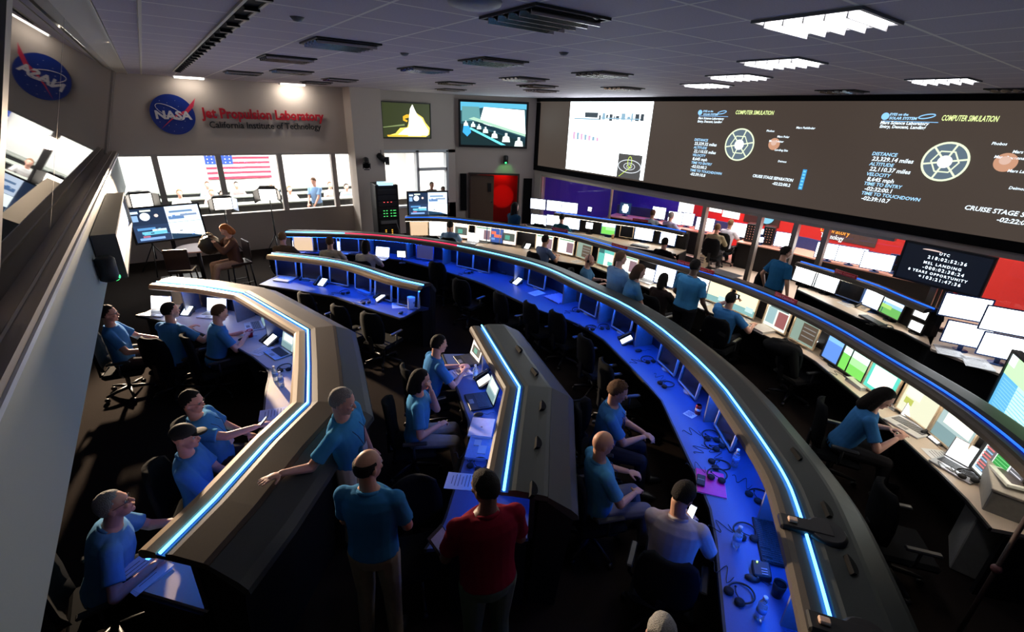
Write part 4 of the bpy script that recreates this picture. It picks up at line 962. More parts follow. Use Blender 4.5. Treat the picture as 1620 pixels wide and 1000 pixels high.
def closed_laptop():
    t = thing('closed_laptop', 'x', 'laptop'); b = MB(); b.box((0, 0, .009), (.33, .25, .016), bev=.005); b.build('base', BZ['white'], t)
    b = MB(); b.box((0, 0, .021), (.33, .25, .008), bev=.003); b.build('lid', mat('lid_white', (.8, .8, .8), .3), t)
    b = MB(); b.lathe((0, 0, .0252), [(.012, 0), (.011, .001)], 12); b.build('lid_mark', M_GREY, t); return t
def phone():
    t = thing('desk_phone', 'x', 'telephone'); R = Matrix.Rotation(.55, 3, 'X')
    b = MB(); b.box((0, .01, .045), (.24, .20, .022), rot=R, bev=.006); b.box((0, .07, .035), (.16, .05, .06), bev=.008); b.build('body', M_BLACK, t)
    b = MB(); b.cap((-.105, -.07, .035), (-.105, .09, .125), .018, .018); b.ell((-.105, -.07, .03), (.024, .032, .024)); b.ell((-.105, .09, .12), (.024, .032, .024)); b.build('handset', M_BLACK, t)
    M = Matrix.Translation((0, 0, 0)) @ frame((.02, .005, .060), (1, 0, 0), R @ Vector((0, 1, 0))); screen('display', 'white', .12, .17, M, t)
    return t
def phone_dark():
    t = thing('desk_phone', 'x', 'telephone'); R = Matrix.Rotation(.6, 3, 'X')
    b = MB(); b.box((0, .01, .05), (.22, .21, .025), rot=R, bev=.006); b.box((0, .07, .04), (.16, .05, .07), bev=.008); b.build('body', M_BLACK, t)
    b = MB(); b.cap((-.09, -.07, .035), (-.09, .09, .135), .018, .018); b.ell((-.09, -.07, .03), (.024, .032, .024)); b.ell((-.09, .09, .13), (.024, .032, .024)); b.build('handset', M_BLACK, t)
    M = frame((.03, .06, .105), (1, 0, 0), R @ Vector((0, 1, 0))); b = MB(); b.T = M; b.box((0, 0, 0), (.11, .085, .006)); b.build('display_frame', BZ['beige'], t)
    screen('display', 'off', .085, .06, M @ Matrix.Translation((0, 0, .0035)), t)
    b = MB()
    for r in range(4):
        for c in range(3): q = Vector((.0 + c * .028, -.055 + r * .024, .028 + (-.055 + r * .024 + .055) * .62 + .01)); b.box(q, (.018, .014, .006), rot=R)
    b.build('keypad', M_GREY, t); return t
def headset():
    t = thing('headset', 'x', 'headset')
    b = MB(); b.tube([(.085 * math.cos(a), .085 * math.sin(a), .012 + .012 * math.sin(a)) for a in np.linspace(.25, 2 * PI - 1.1, 22)], .007, 6); b.build('headband', M_BLACK, t)
    for a in (.15, 2 * PI - 1.0):
        b = MB(); b.lathe((.085 * math.cos(a), .085 * math.sin(a), .0), [(.026, 0), (.034, .008), (.034, .022), (.02, .032)], 16); b.build('ear_pad', mat('foam', (.02, .02, .022), .9), t)
    b = MB(); b.tube([(.08, .02, .02), (.03, -.03, .02), (-.02, -.045, .012)], .004, 5); b.ell((-.025, -.046, .012), .009, n=8, m=6); b.build('microphone_boom', M_BLACK, t)
    b = MB(); b.tube([(-.10 + .09 * math.sin(k * .8) * (1 - k / 24), -.08 - .012 * k, .004) for k in range(16)], .0028, 5); b.build('cable', M_BLACK, t)
    return t
def keyboard():
    t = thing('keyboard', 'x', 'keyboard'); b = MB(); b.box((0, 0, .012), (.46, .165, .02), bev=.005); b.build('case', M_BLACK, t)
    b = MB()
    for r in range(6):
        for c in range(21):
            if c in (15, 19) and r < 3: continue
            b.box((-.208 + c * .0208, -.062 + r * .0245, .0245), (.017, .02, .006))
    o = b.build('keys', mat('keycap', (.05, .05, .055), .5), t); tag(o, kind='stuff'); return t
def mouse():
    t = thing('computer_mouse', 'x', 'mouse'); b = MB(); b.ell((0, 0, .012), (.032, .055, .02), fn=lambda d: 1 if d.z > -.5 else .8); b.build('body', M_BLACK, t)
    b = MB(); b.cyl((-.003, .03, .032), (.003, .03, .032), .008, n=10); b.build('scroll_wheel', M_GREY, t)
    b = MB(); b.tube([(0, .055, .01), (.02, .10, .006), (-.01, .15, .006), (.02, .2, .006)], .002, 5); b.build('cable', M_BLACK, t); return t
def bottle():
    t = thing('water_bottle', 'x', 'bottle'); m = MATS.get('bottle_clear') or mat('bottle_clear', (.75, .9, 1.0), .05, trans=.75, ior=1.3, var=0)
    b = MB(); b.lathe((0, 0, 0), [(.028, 0), (.032, .01), (.031, .05), (.032, .06), (.031, .12), (.030, .14), (.014, .175), (.012, .185)], 18); b.build('body', m, t)
    b = MB(); b.lathe((0, 0, .184), [(.015, 0), (.015, .02), (.012, .022)], 14); b.build('cap', M_WHITE, t)
    b = MB(); b.lathe((0, 0, .07), [(.0328, 0), (.0328, .045)], 18); b.build('paper_band', mat('band_blue', (.25, .45, .8), .5), t); return t
def can():
    t = thing('drink_can', 'x', 'can'); b = MB(); b.lathe((0, 0, 0), [(.026, 0), (.033, .01), (.033, .11), (.027, .122)], 18); b.build('body', mat('can_red', (.35, .03, .04), .3, metal=.5), t)
    b = MB(); b.lathe((0, 0, .122), [(.027, 0), (.025, -.003), (.0, -.003)], 18); b.build('lid', M_CHROME, t)
    b = MB(); b.lathe((0, 0, .05), [(.0335, 0), (.0335, .03)], 18); b.build('band', M_WHITE, t); return t
def cup(m, h=.11, r=.04):
    def f():
        t = thing('cup', 'x', 'cup'); b = MB(); b.lathe((0, 0, 0), [(r * .75, 0), (r, h), (r * .93, h), (r * .7, .006), (0, .006)], 20); b.build('body', m, t)
        b = MB(); b.lathe((0, 0, h * .9), [(r * .94, 0), (0, .001)], 16); b.build('drink', M_BLACKM, t); return t
    return f
def paper(w=.21, d=.28, n=1, col=(.8, .8, .8), nm='paper_sheet', cat='paper'):
    def f():
        t = thing(nm, 'x', cat); b = MB()
        for k in range(n): b.box((.004 * k, .003 * k, .0015 + .003 * k), (w, d, .002), rot=Matrix.Rotation(.05 * k, 3, 'Z'))
        b.build('sheets', mat('paper_%d' % int(col[0] * 99 + col[1] * 9 + col[2] * 7), col, .7, var=.01), t)
        b = MB()
        for k in range(7): b.box((-.01, d * .36 - k * d * .11, .0032 + .003 * (n - 1)), (w * (.7 if k % 3 else .5), .006, .0006), rot=Matrix.Rotation(.05 * (n - 1), 3, 'Z'))
        o = b.build('print', mat('ink', (.15, .15, .17), .7), t); return t
    return f
def binder(col=(.75, .72, .68), nm='ring_binder'):
    def f():
        t = thing(nm, 'x', 'binder'); m = mat('binder_%d' % int(col[0] * 99 + col[2] * 50), col, .5)
        b = MB(); b.box((0, 0, .004), (.27, .31, .006)); b.box((0, 0, .046), (.27, .31, .006), rot=Matrix.Rotation(.04, 3, 'Y')); b.box((-.135, 0, .025), (.006, .31, .045)); b.build('cover', m, t)
        b = MB(); b.box((.005, 0, .024), (.24, .285, .032)); b.build('pages', mat('paper_white', (.8, .8, .78), .8), t); return t
    return f
D6 = dict(lap=lambda: laptop('white'), lapb=lambda: laptop('white', 'black'), lapw=lambda: laptop('warm', 'silver'))
def put(key, fn, px, py, z, dirv, label, group=None, turn=0.0):
    p = az(px, py, z); d = rowdir(dirv, p) if isinstance(dirv, str) else Vector(dirv)
    return place(key, fn, (p.x, p.y, z + .002), rzof(d) + turn, label, group)
T_ = DZ
# row A
put('lap_white', laptop('white'), 247, 497, T_ , 'A', 'open laptop with a white screen at the far left end of the tan console', turn=.1)
put('lap_white', None, 335, 500, T_, 'A', 'open laptop with a white screen between the two men in blue at the tan console', turn=.2)
put('phone', phone, 295, 497, T_, 'A', 'desk phone with a tall white display left of the men typing at the tan console')
put('phone', None, 427, 543, T_, 'A', 'desk phone with a white display on the warmly lit part of the tan console')
put('lap_tan', laptop('doc', 'white'), 402, 517, T_, 'A', 'open laptop with a pale screen behind the red cup', turn=-.3)
put('lap_pale', laptop('doc', 'silver'), 440, 560, T_, 'A', 'open silver laptop seen from above beside the coiled cables')
put('cup_red', cup(mat('cup_red', (.7, .02, .03), .3)), 397, 533, T_, 'A', 'red cup on the tan console beside the typing man')
put('head', headset, 450, 583, T_, 'A', 'black headset with coiled cable on the warm desk below the silver laptop')
put('bottle', bottle, 446, 612, T_, 'A', 'water bottle on the blue-lit stretch of the tan console')
put('bottle', None, 437, 603, T_, 'A', 'water bottle next to the headset on the tan console')
put('paper', paper(), 433, 655, T_, 'A', 'printed sheet with a dark picture on the tan console by the corner')
put('paper', None, 415, 555, T_, 'A', 'sheet of paper by the phone on the warm part of the tan console', turn=.3)
p = az(225, 908, T_); t = place('paper3', paper(.24, .3, 3, (.75, .8, .85)), (p.x, p.y, T_ + .002), .5, 'papers lit cyan under the hand of the grey-haired man')
put('mouse', mouse, 383, 538, T_, 'A', 'black computer mouse on the warm desk beside the red cup')
b = MB(); p = az(205, 922, T_); b.tube([(p.x - .05, p.y, T_ + .02), (p.x + .1, p.y + .05, T_ + .02)], .006, 8); b.build('pen', M_BLACK, label='black pen lying on the cyan-lit papers', cat='pen')
# row B
put('lap_b', laptop('photo', 'black', w=.34), 737, 572, T_, 'B', 'open laptop with a picture on a white page in front of the typing young man', turn=.15)
put('lap_dark', laptop('doc', 'black', w=.34, d=.26), 757, 636, T_, 'B', 'open black laptop with a dim screen in front of the person resting their chin')
put('phone', None, 764, 607, T_, 'B', 'desk phone with a white display between the two open laptops')
put('bottle', None, 752, 600, T_, 'B', 'water bottle between the two open laptops on the middle console')
put('paper', None, 728, 590, T_, 'B', 'papers beside the laptop of the typing young man', turn=.2)
put('lap_closed', closed_laptop, 762, 679, T_, 'B', 'closed white laptop on the middle console')
put('mouse', None, 757, 657, T_, 'B', 'black mouse below the open black laptop')
def tray():
    t = thing('desk_tray', 'x', 'tray'); b = MB()
    b.box((0, 0, .004), (.34, .25, .006)); b.box((0, .125, .015), (.34, .006, .03)); b.box((0, -.125, .015), (.34, .006, .03)); b.box((.17, 0, .015), (.006, .25, .03)); b.box((-.17, 0, .015), (.006, .25, .03)); b.build('tray_body', mat('tray_blue', (.35, .5, .75), .3), t)
    b = MB(); b.box((.02, .02, .012), (.12, .08, .01)); b.box((-.08, -.04, .012), (.09, .07, .01)); b.build('slips', M_WHITE, t); return t
put('tray', tray, 760, 711, T_, 'B', 'shallow pale tray of paper slips next to the closed white laptop')
put('head', None, 757, 735, T_, 'B', 'black headset near the head of the person in the red shirt')
put('paper', None, 730, 762, T_, 'B', 'white sheets beside the head of the person in the red shirt')
# row C
put('phone_dark', phone_dark, 485, 443, T_, 'C', 'desk phone with a cream-framed display on the short curved row')
put('phone', None, 509, 451, T_, 'C', 'desk phone with a bright white display on the short curved row')
put('lap_closed', None, 450, 443, T_, 'C', 'closed pale laptop at the left end of the short curved row')
put('binder_blue', binder((.15, .35, .75)), 583, 463, T_, 'C', 'blue ring binder on the short curved row', turn=1.5)
put('phone', None, 601, 475, T_, 'C', 'desk phone with a tilted white display right of the blue binder', turn=-.5)
put('paper', None, 630, 483, T_, 'C', 'white sheet on the blue desk left of the upright white box', turn=.8)
p = az(655, 488, T_); b = MB(); b.box((0, 0, .11), (.20, .09, .22), bev=.012); t = thing('router_box', 'upright white box standing at the right end of the short curved row', 'box', (p.x, p.y, T_ + .001), -.2); b.build('case', M_WHITE, t)
b = MB(); b.lathe((0, -.0455, .12), [(.02, 0), (.018, .002)], 14, axis=Quaternion((1, 0, 0), PI / 2)); b.build('button', M_GREY, t)
put('mouse', None, 634, 496, T_, 'C', 'computer mouse at the right end of the short curved row')
put('head', None, 578, 478, T_, 'C', 'black headset in front of the blue binder')
put('head', None, 545, 463, T_, 'C', 'black headset on the bare part of the short curved row')
# row D, far end with the seated trio
put('lap_white', None, 472, 399, T_, 'D', 'open laptop with a white screen in front of the person in a brown jacket')
put('lap_white', None, 542, 401, T_, 'D', 'open laptop with a white screen in front of the person in a tan shirt')
put('lap_white', None, 601, 410, T_, 'D', 'open laptop with a white screen in front of the person in a white shirt')
p = az(635, 402, T_ + .22); t = thing('reading_lamp', 'bright rectangular reading lamp glowing on the long row', 'lamp', (p.x, p.y, T_ + .001), rzof((.6, .75)))
b = MB(); b.lathe((0, .03, 0), [(.07, 0), (.07, .015), (.01, .02)], 18); b.build('base', M_BLACK, t); b = MB(); b.cyl((0, .03, .01), (0, .03, .22), .008); b.build('stem', M_BLACK, t)
b = MB(); b.box((0, .01, .22), (.19, .03, .15), bev=.01); b.build('lamp_head', M_BLACK, t); b = MB(); b.box((0, -.008, .22), (.17, .004, .13)); b.build('lamp_panel', emi('reading_panel', (1, .9, .8), 6), t)
for px, py, lb in ((741, 431, 'black headset on the bare blue desk below the pair of dark monitors'), (913, 491, 'black headset left of the pink-edged seats, upper one beside the dark monitor'), (934, 519, 'black headset at the desk edge above the bright phone'), (955, 518, 'black headset right beside another on the long blue desk'), (1024, 570, 'black headset just below the bright phone on the long blue desk'),
        (1055, 609, 'black headset alone on the middle of the long blue desk'), (1124, 690, 'black headset behind the drink can'), (1128, 704, 'black headset nearest below the drink can'), (1140, 737, 'black headset between the drink can and the pink folder'), (1178, 842, 'black headset behind the nearest water bottle but one'), (1172, 940, 'large black headset at the near end of the long blue desk'), (1200, 785, 'black headset near the ledge beside the long keyboard')):
    put('head', None, px, py, T_, 'D', lb, turn=random.uniform(-1.2, 1.2))
put('phone', None, 989, 542, T_, 'D', 'desk phone with a bright white display in the middle of the long row', turn=-.35)
put('phone', None, 817, 449, T_, 'D', 'desk phone with a bright white display toward the far part of the long row', turn=-.2)
put('phone_dark', None, 797, 432, T_, 'D', 'desk phone with a cream-framed screen far up the long row')
put('phone_dark', None, 1011, 518, T_, 'D', 'desk phone with a pinkish screen frame under the ledge')
def intercom():
    t = thing('intercom_box', 'x', 'intercom'); b = MB(); b.box((0, 0, .03), (.14, .12, .055), rot=Matrix.Rotation(.15, 3, 'X'), bev=.008); b.build('case', M_BLACK, t)
    b = MB(); b.cyl((-.045, -.03, .055), (-.045, -.03, .066), .006, n=10); b.build('lit_button', emi('button_green', (.5, 1, .2), 2), t); b = MB()
    for k in range(3): b.box((.01 + k * .022, .01, .063), (.014, .04, .006), rot=Matrix.Rotation(.15, 3, 'X'))
    b.build('keys', M_GREY, t); return t
put('intercom', intercom, 1203, 908, T_, 'D', 'small dark intercom box with a lit button beside the black cup')
put('mouse', None, 1010, 556, T_, 'D', 'black mouse beside the bright phone in the middle of the long row')
put('can', can, 1103, 655, T_, 'D', 'red drink can on a white slip on the long blue desk')
put('paper_s', paper(.12, .12), 1092, 656, T_, 'D', 'small white slip under the red drink can', turn=.6)
put('bottle', None, 1161, 738, T_, 'D', 'water bottle standing behind the pink folder')
put('bottle', None, 1163, 864, T_, 'D', 'water bottle beside a headset near the keyboard')
put('bottle', None, 1200, 978, T_, 'D', 'water bottle at the bottom edge of the picture')
put('keyb', keyboard, 1214, 858, T_, 'D', 'long black keyboard under the ledge at the near end of the long row', turn=0.0)
put('cup_black', cup(M_BLACK, .12, .045), 1228, 942, T_, 'D', 'black cup at the near end of the long blue desk')
put('mouse', None, 1190, 917, T_, 'D', 'black mouse beside the small intercom box near the bottom')
p = az(1127, 763, T_); t = thing('folder', 'pink folder lying over the edge of the long blue desk', 'folder', (p.x - .03, p.y, T_ + .003), rzof(rowdir('D', p)) - .25)
b = MB(); b.box((0, 0, .006), (.33, .25, .012), bev=.003); b.build('cover', mat('pink', (.85, .03, .35), .4), t); b = MB(); b.box((.004, 0, -.001 + .001), (.32, .255, .006)); b.build('pages', M_WHITE, t)
b = MB(); b.box((0, 0, .012), (.075, .15, .018), bev=.006); t = thing('phone_case', 'small black case lying on the pink folder', 'case', (p.x - .10, p.y + .06, T_ + .018), rzof(rowdir('D', p)) + 1.2); b.build('case', M_BLACK, t)
b = MB(); b.box((0, .0, .022), (.06, .012, .002)); b.build('clasp', M_GREY, t)
put('head', None, 1134, 752, T_ + .02, 'D', 'black headset resting on the pink folder')
# crumpled cloth
b = MB(); p = az(884, 473, T_); random.seed(9)
N_ = 12; g = [[Vector((p.x + (i / N_ - .5) * .38, p.y + (j / N_ - .5) * .42, T_ + .008 + .035 * random.random() * (1 - abs(i / N_ - .5) * 1.8) * (1 - abs(j / N_ - .5) * 1.8) + .02 * abs(math.sin(i * 1.3 + j)))) for j in range(N_ + 1)] for i in range(N_ + 1)]
b.add([v for r in g for v in r], [(i * (N_ + 1) + j, (i + 1) * (N_ + 1) + j, (i + 1) * (N_ + 1) + j + 1, i * (N_ + 1) + j + 1) for i in range(N_) for j in range(N_)], True)
o = b.build('crumpled_cloth', mat('cloth_lilac', (.45, .4, .7), .8), label='crumpled lilac cloth on the far part of the long blue desk', cat='cloth')
m_ = o.modifiers.new('thick', 'SOLIDIFY'); m_.thickness = .004
put('paper', None, 849, 464, T_, 'D', 'white sheets on the long desk beside the crumpled cloth')
# row E
put('lap_white', None, 745, 385, T_, 'E', 'open laptop at the far end of the second row, right of the seated man')
put('lap_sil', laptop('doc', 'silver'), 764, 383, T_, 'E', 'open silver laptop in front of the pale document monitor')
put('phone', None, 833, 393, T_, 'E', 'desk phone with a white display left of the man in grey-blue')
put('paper', None, 880, 402, T_, 'E', 'white paper on the second row behind the man in grey-blue')
put('paper', None, 912, 414, T_, 'E', 'white paper on the second row left of the bald man')
put('cup_yel', cup(mat('cup_yellow', (.8, .6, .03), .4), .04, .05), 948, 415, T_, 'E', 'low yellow bowl behind the bald man with a headset')
put('lap_white', None, 1022, 446, T_, 'E', 'open laptop with a white screen in front of the brown-haired standing person')
put('paper', None, 1115, 480, T_, 'E', 'white paper right of the large standing man')
put('binder', binder(), 1207, 523, T_, 'E', 'open binder pages on the desk in front of the table monitor')
put('paper', None, 1180, 505, T_, 'E', 'white paper in front of the man with a camera', turn=.4)
put('phone', None, 1280, 546, T_, 'E', 'black desk phone with a white display right of the draped coat')
put('bottle', None, 1311, 558, T_, 'E', 'left one of two water bottles by the small blue monitor')
put('bottle', None, 1320, 560, T_, 'E', 'right one of two water bottles by the small blue monitor')
put('keyb', None, 1328, 582, T_, 'E', 'black keyboard in front of the green meadow monitor')
put('head', None, 1350, 597, T_, 'E', 'black headset beside the white binder on the second row')
put('binder', None, 1366, 610, T_, 'E', 'thick white binder left of the typing woman')
put('binder_w', binder((.6, .6, .6)), 1418, 641, T_, 'E', 'binder right behind the head of the typing woman')
put('lap_big', laptop('white', 'white', w=.38, d=.27), 1436, 676, T_, (.93, -.30), 'open white laptop used by the typing woman')
put('phone', None, 1482, 697, T_, 'E', 'black desk phone with a white display right of the typing woman')
put('lap_sil2', laptop('white', 'silver', w=.36), 1512, 744, T_, (.9, -.25), 'open silver laptop at the near end of the second row')
put('paper', None, 1490, 722, T_, 'E', 'pale papers under black cables by the silver laptop')
put('head', None, 1529, 752, T_ + .02, 'E', 'black headset lying on the silver laptop')
p = az(1600, 800, T_); t = thing('storage_box', 'grey carton beside the silver laptop at the right edge', 'box', (p.x, p.y, 0), .25)
b = MB(); b.box((0, 0, .48), (.50, .42, .95), bev=.01); b.build('carton', mat('carton_grey', (.30, .30, .28), .7), t); b = MB(); b.box((0, 0, .965), (.52, .44, .03), bev=.006); b.build('lid', mat('carton_lid', (.32, .31, .29), .7), t)
t = thing('picture_frame', 'clear-framed dark picture lying on the grey carton', 'picture frame', (p.x - .02, p.y + .05, .985), .5)
b = MB(); b.box((0, 0, .02), (.34, .26, .03), rot=Matrix.Rotation(.12, 3, 'Y'), bev=.004); b.build('frame', mat('frame_pale', (.55, .6, .6), .2), t); b = MB(); b.box((0, 0, .037), (.27, .18, .003), rot=Matrix.Rotation(.12, 3, 'Y')); b.build('picture', mat('picture_dark', (.06, .05, .05), .4, var=.4, scale=14), t)
# red name plates on the ledges
def plate(s, px, py, z, row, label, w=.42):
    p = az(px, py, z); d = rowdir(row, p); t = thing('name_plate', label, 'sign', (p.x, p.y, z - .03), rzof(d), 'red name plates on the console ledges')
    b = MB(); b.box((0, 0, .035), (w, .03, .07), rot=Matrix.Rotation(-.2, 3, 'X'), bev=.004); b.build('plate', mat('plate_red', (.50, .015, .03), .4), t)
    text(s, 'lettering', .05, frame((0, -.020, .037), (1, 0, 0), (0, .2, 1)), mat('plate_pink', (.95, .35, .35), .5), t, ext=.001, width=w * .85)
for a in (('Spacecraft', 886, 364, 1.30, 'E', 'red name plate above the man in grey-blue, leftmost on the second ledge'), ('Data Base Manager', 980, 390, 1.30, 'E', 'red name plate above the standing man with brown hair'), ('Data Systems', 1087, 418, 1.30, 'E', 'red name plate left of the head of the large standing man'), ('Support Team', 1118, 429, 1.30, 'E', 'red name plate right of the head of the large standing man', .3), ('Data Controller', 1243, 472, 1.30, 'E', 'red name plate below the standing man in dark blue'),
          ('Data Control', 1338, 434, 1.34, 'G', 'dark red name plate on the rear ledge below the white side-room screens'), ('Tracking Systems', 1013, 349, 1.34, 'F', 'red name plate on the ledge behind the rear row monitors')): plate(*a[:5], a[5], *(a[6:]))
put('cover', paper(.5, .3, 2, (.3, .3, .31), 'grey_pad', 'pad'), 1148, 433, 1.27, 'E', 'flat grey pad on the second ledge right of the large standing man')
# rows F, G
Z8 = .82
put('phone_dark', None, 941, 364, Z8, 'F', 'desk phone beside the small white monitor in the rear row')
put('cup_tan', cup(mat('cup_tan', (.7, .4, .2), .5), .12, .04), 969, 378, Z8, 'F', 'tan cup in front of the pale green rear monitor')
put('paper', None, 955, 375, Z8, 'F', 'white paper on the rear desk left of the tan cup')
put('keyb', None, 1012, 390, Z8, 'F', 'keyboard in front of the wide white rear monitor')
def cphone():
    r = phone_dark(); r.children[0].data.materials[0] = BZ['beige']; r.children[1].data.materials[0] = BZ['beige']; return r
put('phone_cream', cphone, 1366, 490, Z8, 'G', 'cream desk phone in front of the pale blue monitor')
put('keyb', None, 1380, 508, Z8, 'G', 'dark keyboard in front of the green hill monitor')
put('head', None, 1402, 518, Z8, 'G', 'black headset beside the keyboard on the rear right row')
put('paper', None, 1320, 468, Z8, 'G', 'white paper on the rear right desk below two white monitors', turn=1.5)
put('paper', None, 1340, 482, Z8, 'G', 'second white sheet on the rear right desk left of the cream phone', turn=1.4)
put('phone_dark', None, 1270, 452, Z8, 'G', 'black desk phone beside the standing man in dark blue')
p = az(1482, 520, Z8); t = thing('desk_lamp', 'bent black desk lamp beside the small white screens', 'lamp', (p.x, p.y, Z8 + .001), rzof((.9, .4)))
b = MB(); b.lathe((0, 0, 0), [(.09, 0), (.09, .015), (.015, .025)], 18); b.build('base', M_BLACK, t); b = MB(); b.tube([(0, 0, .01), (0, .02, .16), (0, -.04, .28), (0, -.16, .32)], .008, 8); b.build('arm', BZ['beige'], t); b = MB(); b.lathe((0, -.18, .29), [(.05, 0), (.02, .05)], 14); b.build('lamp_shade', M_BLACK, t)
put('paper_w', paper(.3, .4, 3), 1500, 556, Z8, (.93, .36), 'stack of white papers on the pale corner desk')
put('paper_w', None, 1545, 575, Z8, (.93, .36), 'second stack of papers on the pale corner desk below the four screens')

# ------------------------------------------------------------------ chairs
M_FAB = mat('chair_fabric', (.007, .008, .010), .85, var=.2, scale=120, spec=.12)
def chair():
    t = thing('office_chair', 'x', 'chair')
    b = MB(); b.box((0, .02, .385), (.48, .46, .075), bev=.03); b.build('seat', M_FAB, t)
    b = MB(); rows = []
    for z, wv, yy in ((.46, .17, -.205), (.55, .215, -.225), (.68, .23, -.23), (.82, .225, -.24), (.93, .19, -.255), (.98, .12, -.265)):
        rows.append([(wv * u, yy + .05 * u * u, z) for u in (-1, -.6, -.2, .2, .6, 1)])
    vs = [p_ for r in rows for p_ in r] + [(p_[0] * .97, p_[1] - .045, p_[2]) for r in rows for p_ in r]; n = 6; k = len(rows); o_ = n * k; fs = []
    for i in range(k - 1):
        for j in range(n - 1): a = i * n + j; fs += [(a, a + 1, a + n + 1, a + n), (o_ + a, o_ + a + n, o_ + a + n + 1, o_ + a + 1)]
    for i in range(k - 1): a = i * n; fs += [(a, a + n, o_ + a + n, o_ + a), (a + n - 1, o_ + a + n - 1, o_ + a + 2 * n - 1, a + 2 * n - 1)]
    for j in range(n - 1): a = (k - 1) * n + j; fs += [(a, a + 1, o_ + a + 1, o_ + a), (j, o_ + j, o_ + j + 1, j + 1)]
    b.add(vs, fs, True); bb = fixn(b.build('backrest', M_FAB, t))
    b = MB(); b.box((0, -.265, .45), (.07, .03, .26)); b.box((0, -.17, .345), (.07, .22, .03)); b.build('back_bracket', M_BLACK, t)
    for s in (-1, 1):
        b = MB(); b.tube([(s * .22, .02, .36), (s * .275, .02, .42), (s * .275, .02, .58)], .014, 6); b.box((s * .275, .03, .60), (.055, .26, .03), bev=.01); b.build('armrest', mat('arm_plastic', (.03, .032, .036), .35), t)
    b = MB(); b.cyl((0, 0, .10), (0, 0, .35), .028); b.build('gas_column', mat('column_steel', (.2, .2, .2), .3, metal=.8), t)
    b = MB()
    for i in range(5):
        a = i * 2 * PI / 5 + .3; d = Vector((math.cos(a), math.sin(a), 0)); b.tube([Vector((0, 0, .11)), d * .16 + Vector((0, 0, .10)), d * .29 + Vector((0, 0, .075))], [.03, .022, .015], 6)
    b.build('star_base', M_BLACK, t)
    for i in range(5):
        a = i * 2 * PI / 5 + .3; d = Vector((math.cos(a), math.sin(a), 0)); p = d * .29; s_ = Vector((-d.y, d.x, 0)); b = MB(); b.cyl(p + Vector((0, 0, .028)) - s_ * .022, p + Vector((0, 0, .028)) + s_ * .022, .028, n=12); b.build('caster', M_BLACK, t)
    return t
def put_chair(x, y, d, label, group='black office chairs', turn=0): return place('chair', chair, (x, y, .0), rzof(d) + turn, label, group)
def chair_px(px, py, d, label, z=.9, group='black office chairs'):
    p = az(px, py, z); d = rowdir(d, p) if isinstance(d, str) else Vector(d).normalized(); q = Vector((p.x, p.y)) + Vector((d[0], d[1])) * .24
    return put_chair(q.x, q.y, d, label, group)
for px, py, r, lb in ((585, 502, 'C', 'empty black chair with a grey rim at the right part of the short curved row'), (535, 490, 'C', 'empty black chair at the middle of the short curved row'), (482, 470, 'C', 'empty black chair at the left part of the short curved row'),
    (690, 420, 'D', 'empty chair in front of the dim blue monitor right of the reading lamp'), (728, 448, 'D', 'empty chair below the bare blue desk and the pair of dark monitors'), (790, 470, 'D', 'empty chair on the long row left of the crumpled cloth'), (838, 485, 'D', 'empty chair on the long row directly below the crumpled cloth'), (880, 500, 'D', 'empty chair on the long row below the two close headsets'), (925, 540, 'D', 'empty chair on the long row left of the bright desk phone'), (957, 580, 'D', 'empty chair behind the curly-haired man'), (910, 640, (.3, .9), 'empty chair left of the curly-haired man, with a thin grey armrest'),
    (683, 378, 'E', 'empty chair left of the man seated at the far end of the second row'), (820, 415, 'E', 'empty chair left of the man in grey-blue on the second row'), (1250, 548, 'E', 'chair with a dark coat over it at the second row'), (1213, 437, (.95, .2), 'black chair with round headrest in the gap before the glass door'), (852, 358, (.85, .5), 'empty chair by the stacked white monitors of the rear row'),
    (655, 770, (-.3, -.9), 'empty chair with a shiny rim behind the woman at the middle console'), (1400, 780, 'E', 'empty chair with grey-edged armrests below the typing woman')):
    chair_px(px, py, r, lb)
b = MB(); p = az(1240, 540, 1.0); b.ell((p.x, p.y, .90), (.20, .27, .10), fn=lambda d: 1 + .12 * math.sin(7 * d.x + 5 * d.y)); b.cap((p.x - .05, p.y - .18, .90), (p.x - .1, p.y - .3, .62), .07, .05)
b.build('draped_coat', M_BLACKM, label='black coat draped over the chair at the second row', cat='coat')

# ------------------------------------------------------------------ side room beyond the glass
def sdesk(pts, label, w=.75, z=.76, zt=1.06):
    t = thing('side_room_desk', label, 'desk', (0, 0, 0)); P = pts; b = MB(); b.sweep(P, [(0, z - .03), (0, z), (w, z), (w, z - .03)]); fixn(b.build('worktop', mat('desk_pink', (.80, .42, .32), .5), t))
    b = MB(); b.sweep(P, [(w, 0), (w, zt), (w + .05, zt), (w + .05, 0)]); fixn(b.build('back_panel', mat('panel_blue', (.03, .05, .2), .5), t)); b = MB(); b.sweep(P, [(.12, 0), (.12, z - .04), (.15, z - .04), (.15, 0)]); fixn(b.build('front_panel', M_CBODY, t)); return t
sdesk([(13.15, 2.2), (13.05, 4.8), (13.15, 5.5), (12.95, 6.9)], 'long pink side-room desk right of the glass door')
sdesk([(13.05, 7.5), (12.95, 8.8), (12.75, 10.0), (12.3, 11.3)], 'curved side-room desk left of the pillar under the red wall')
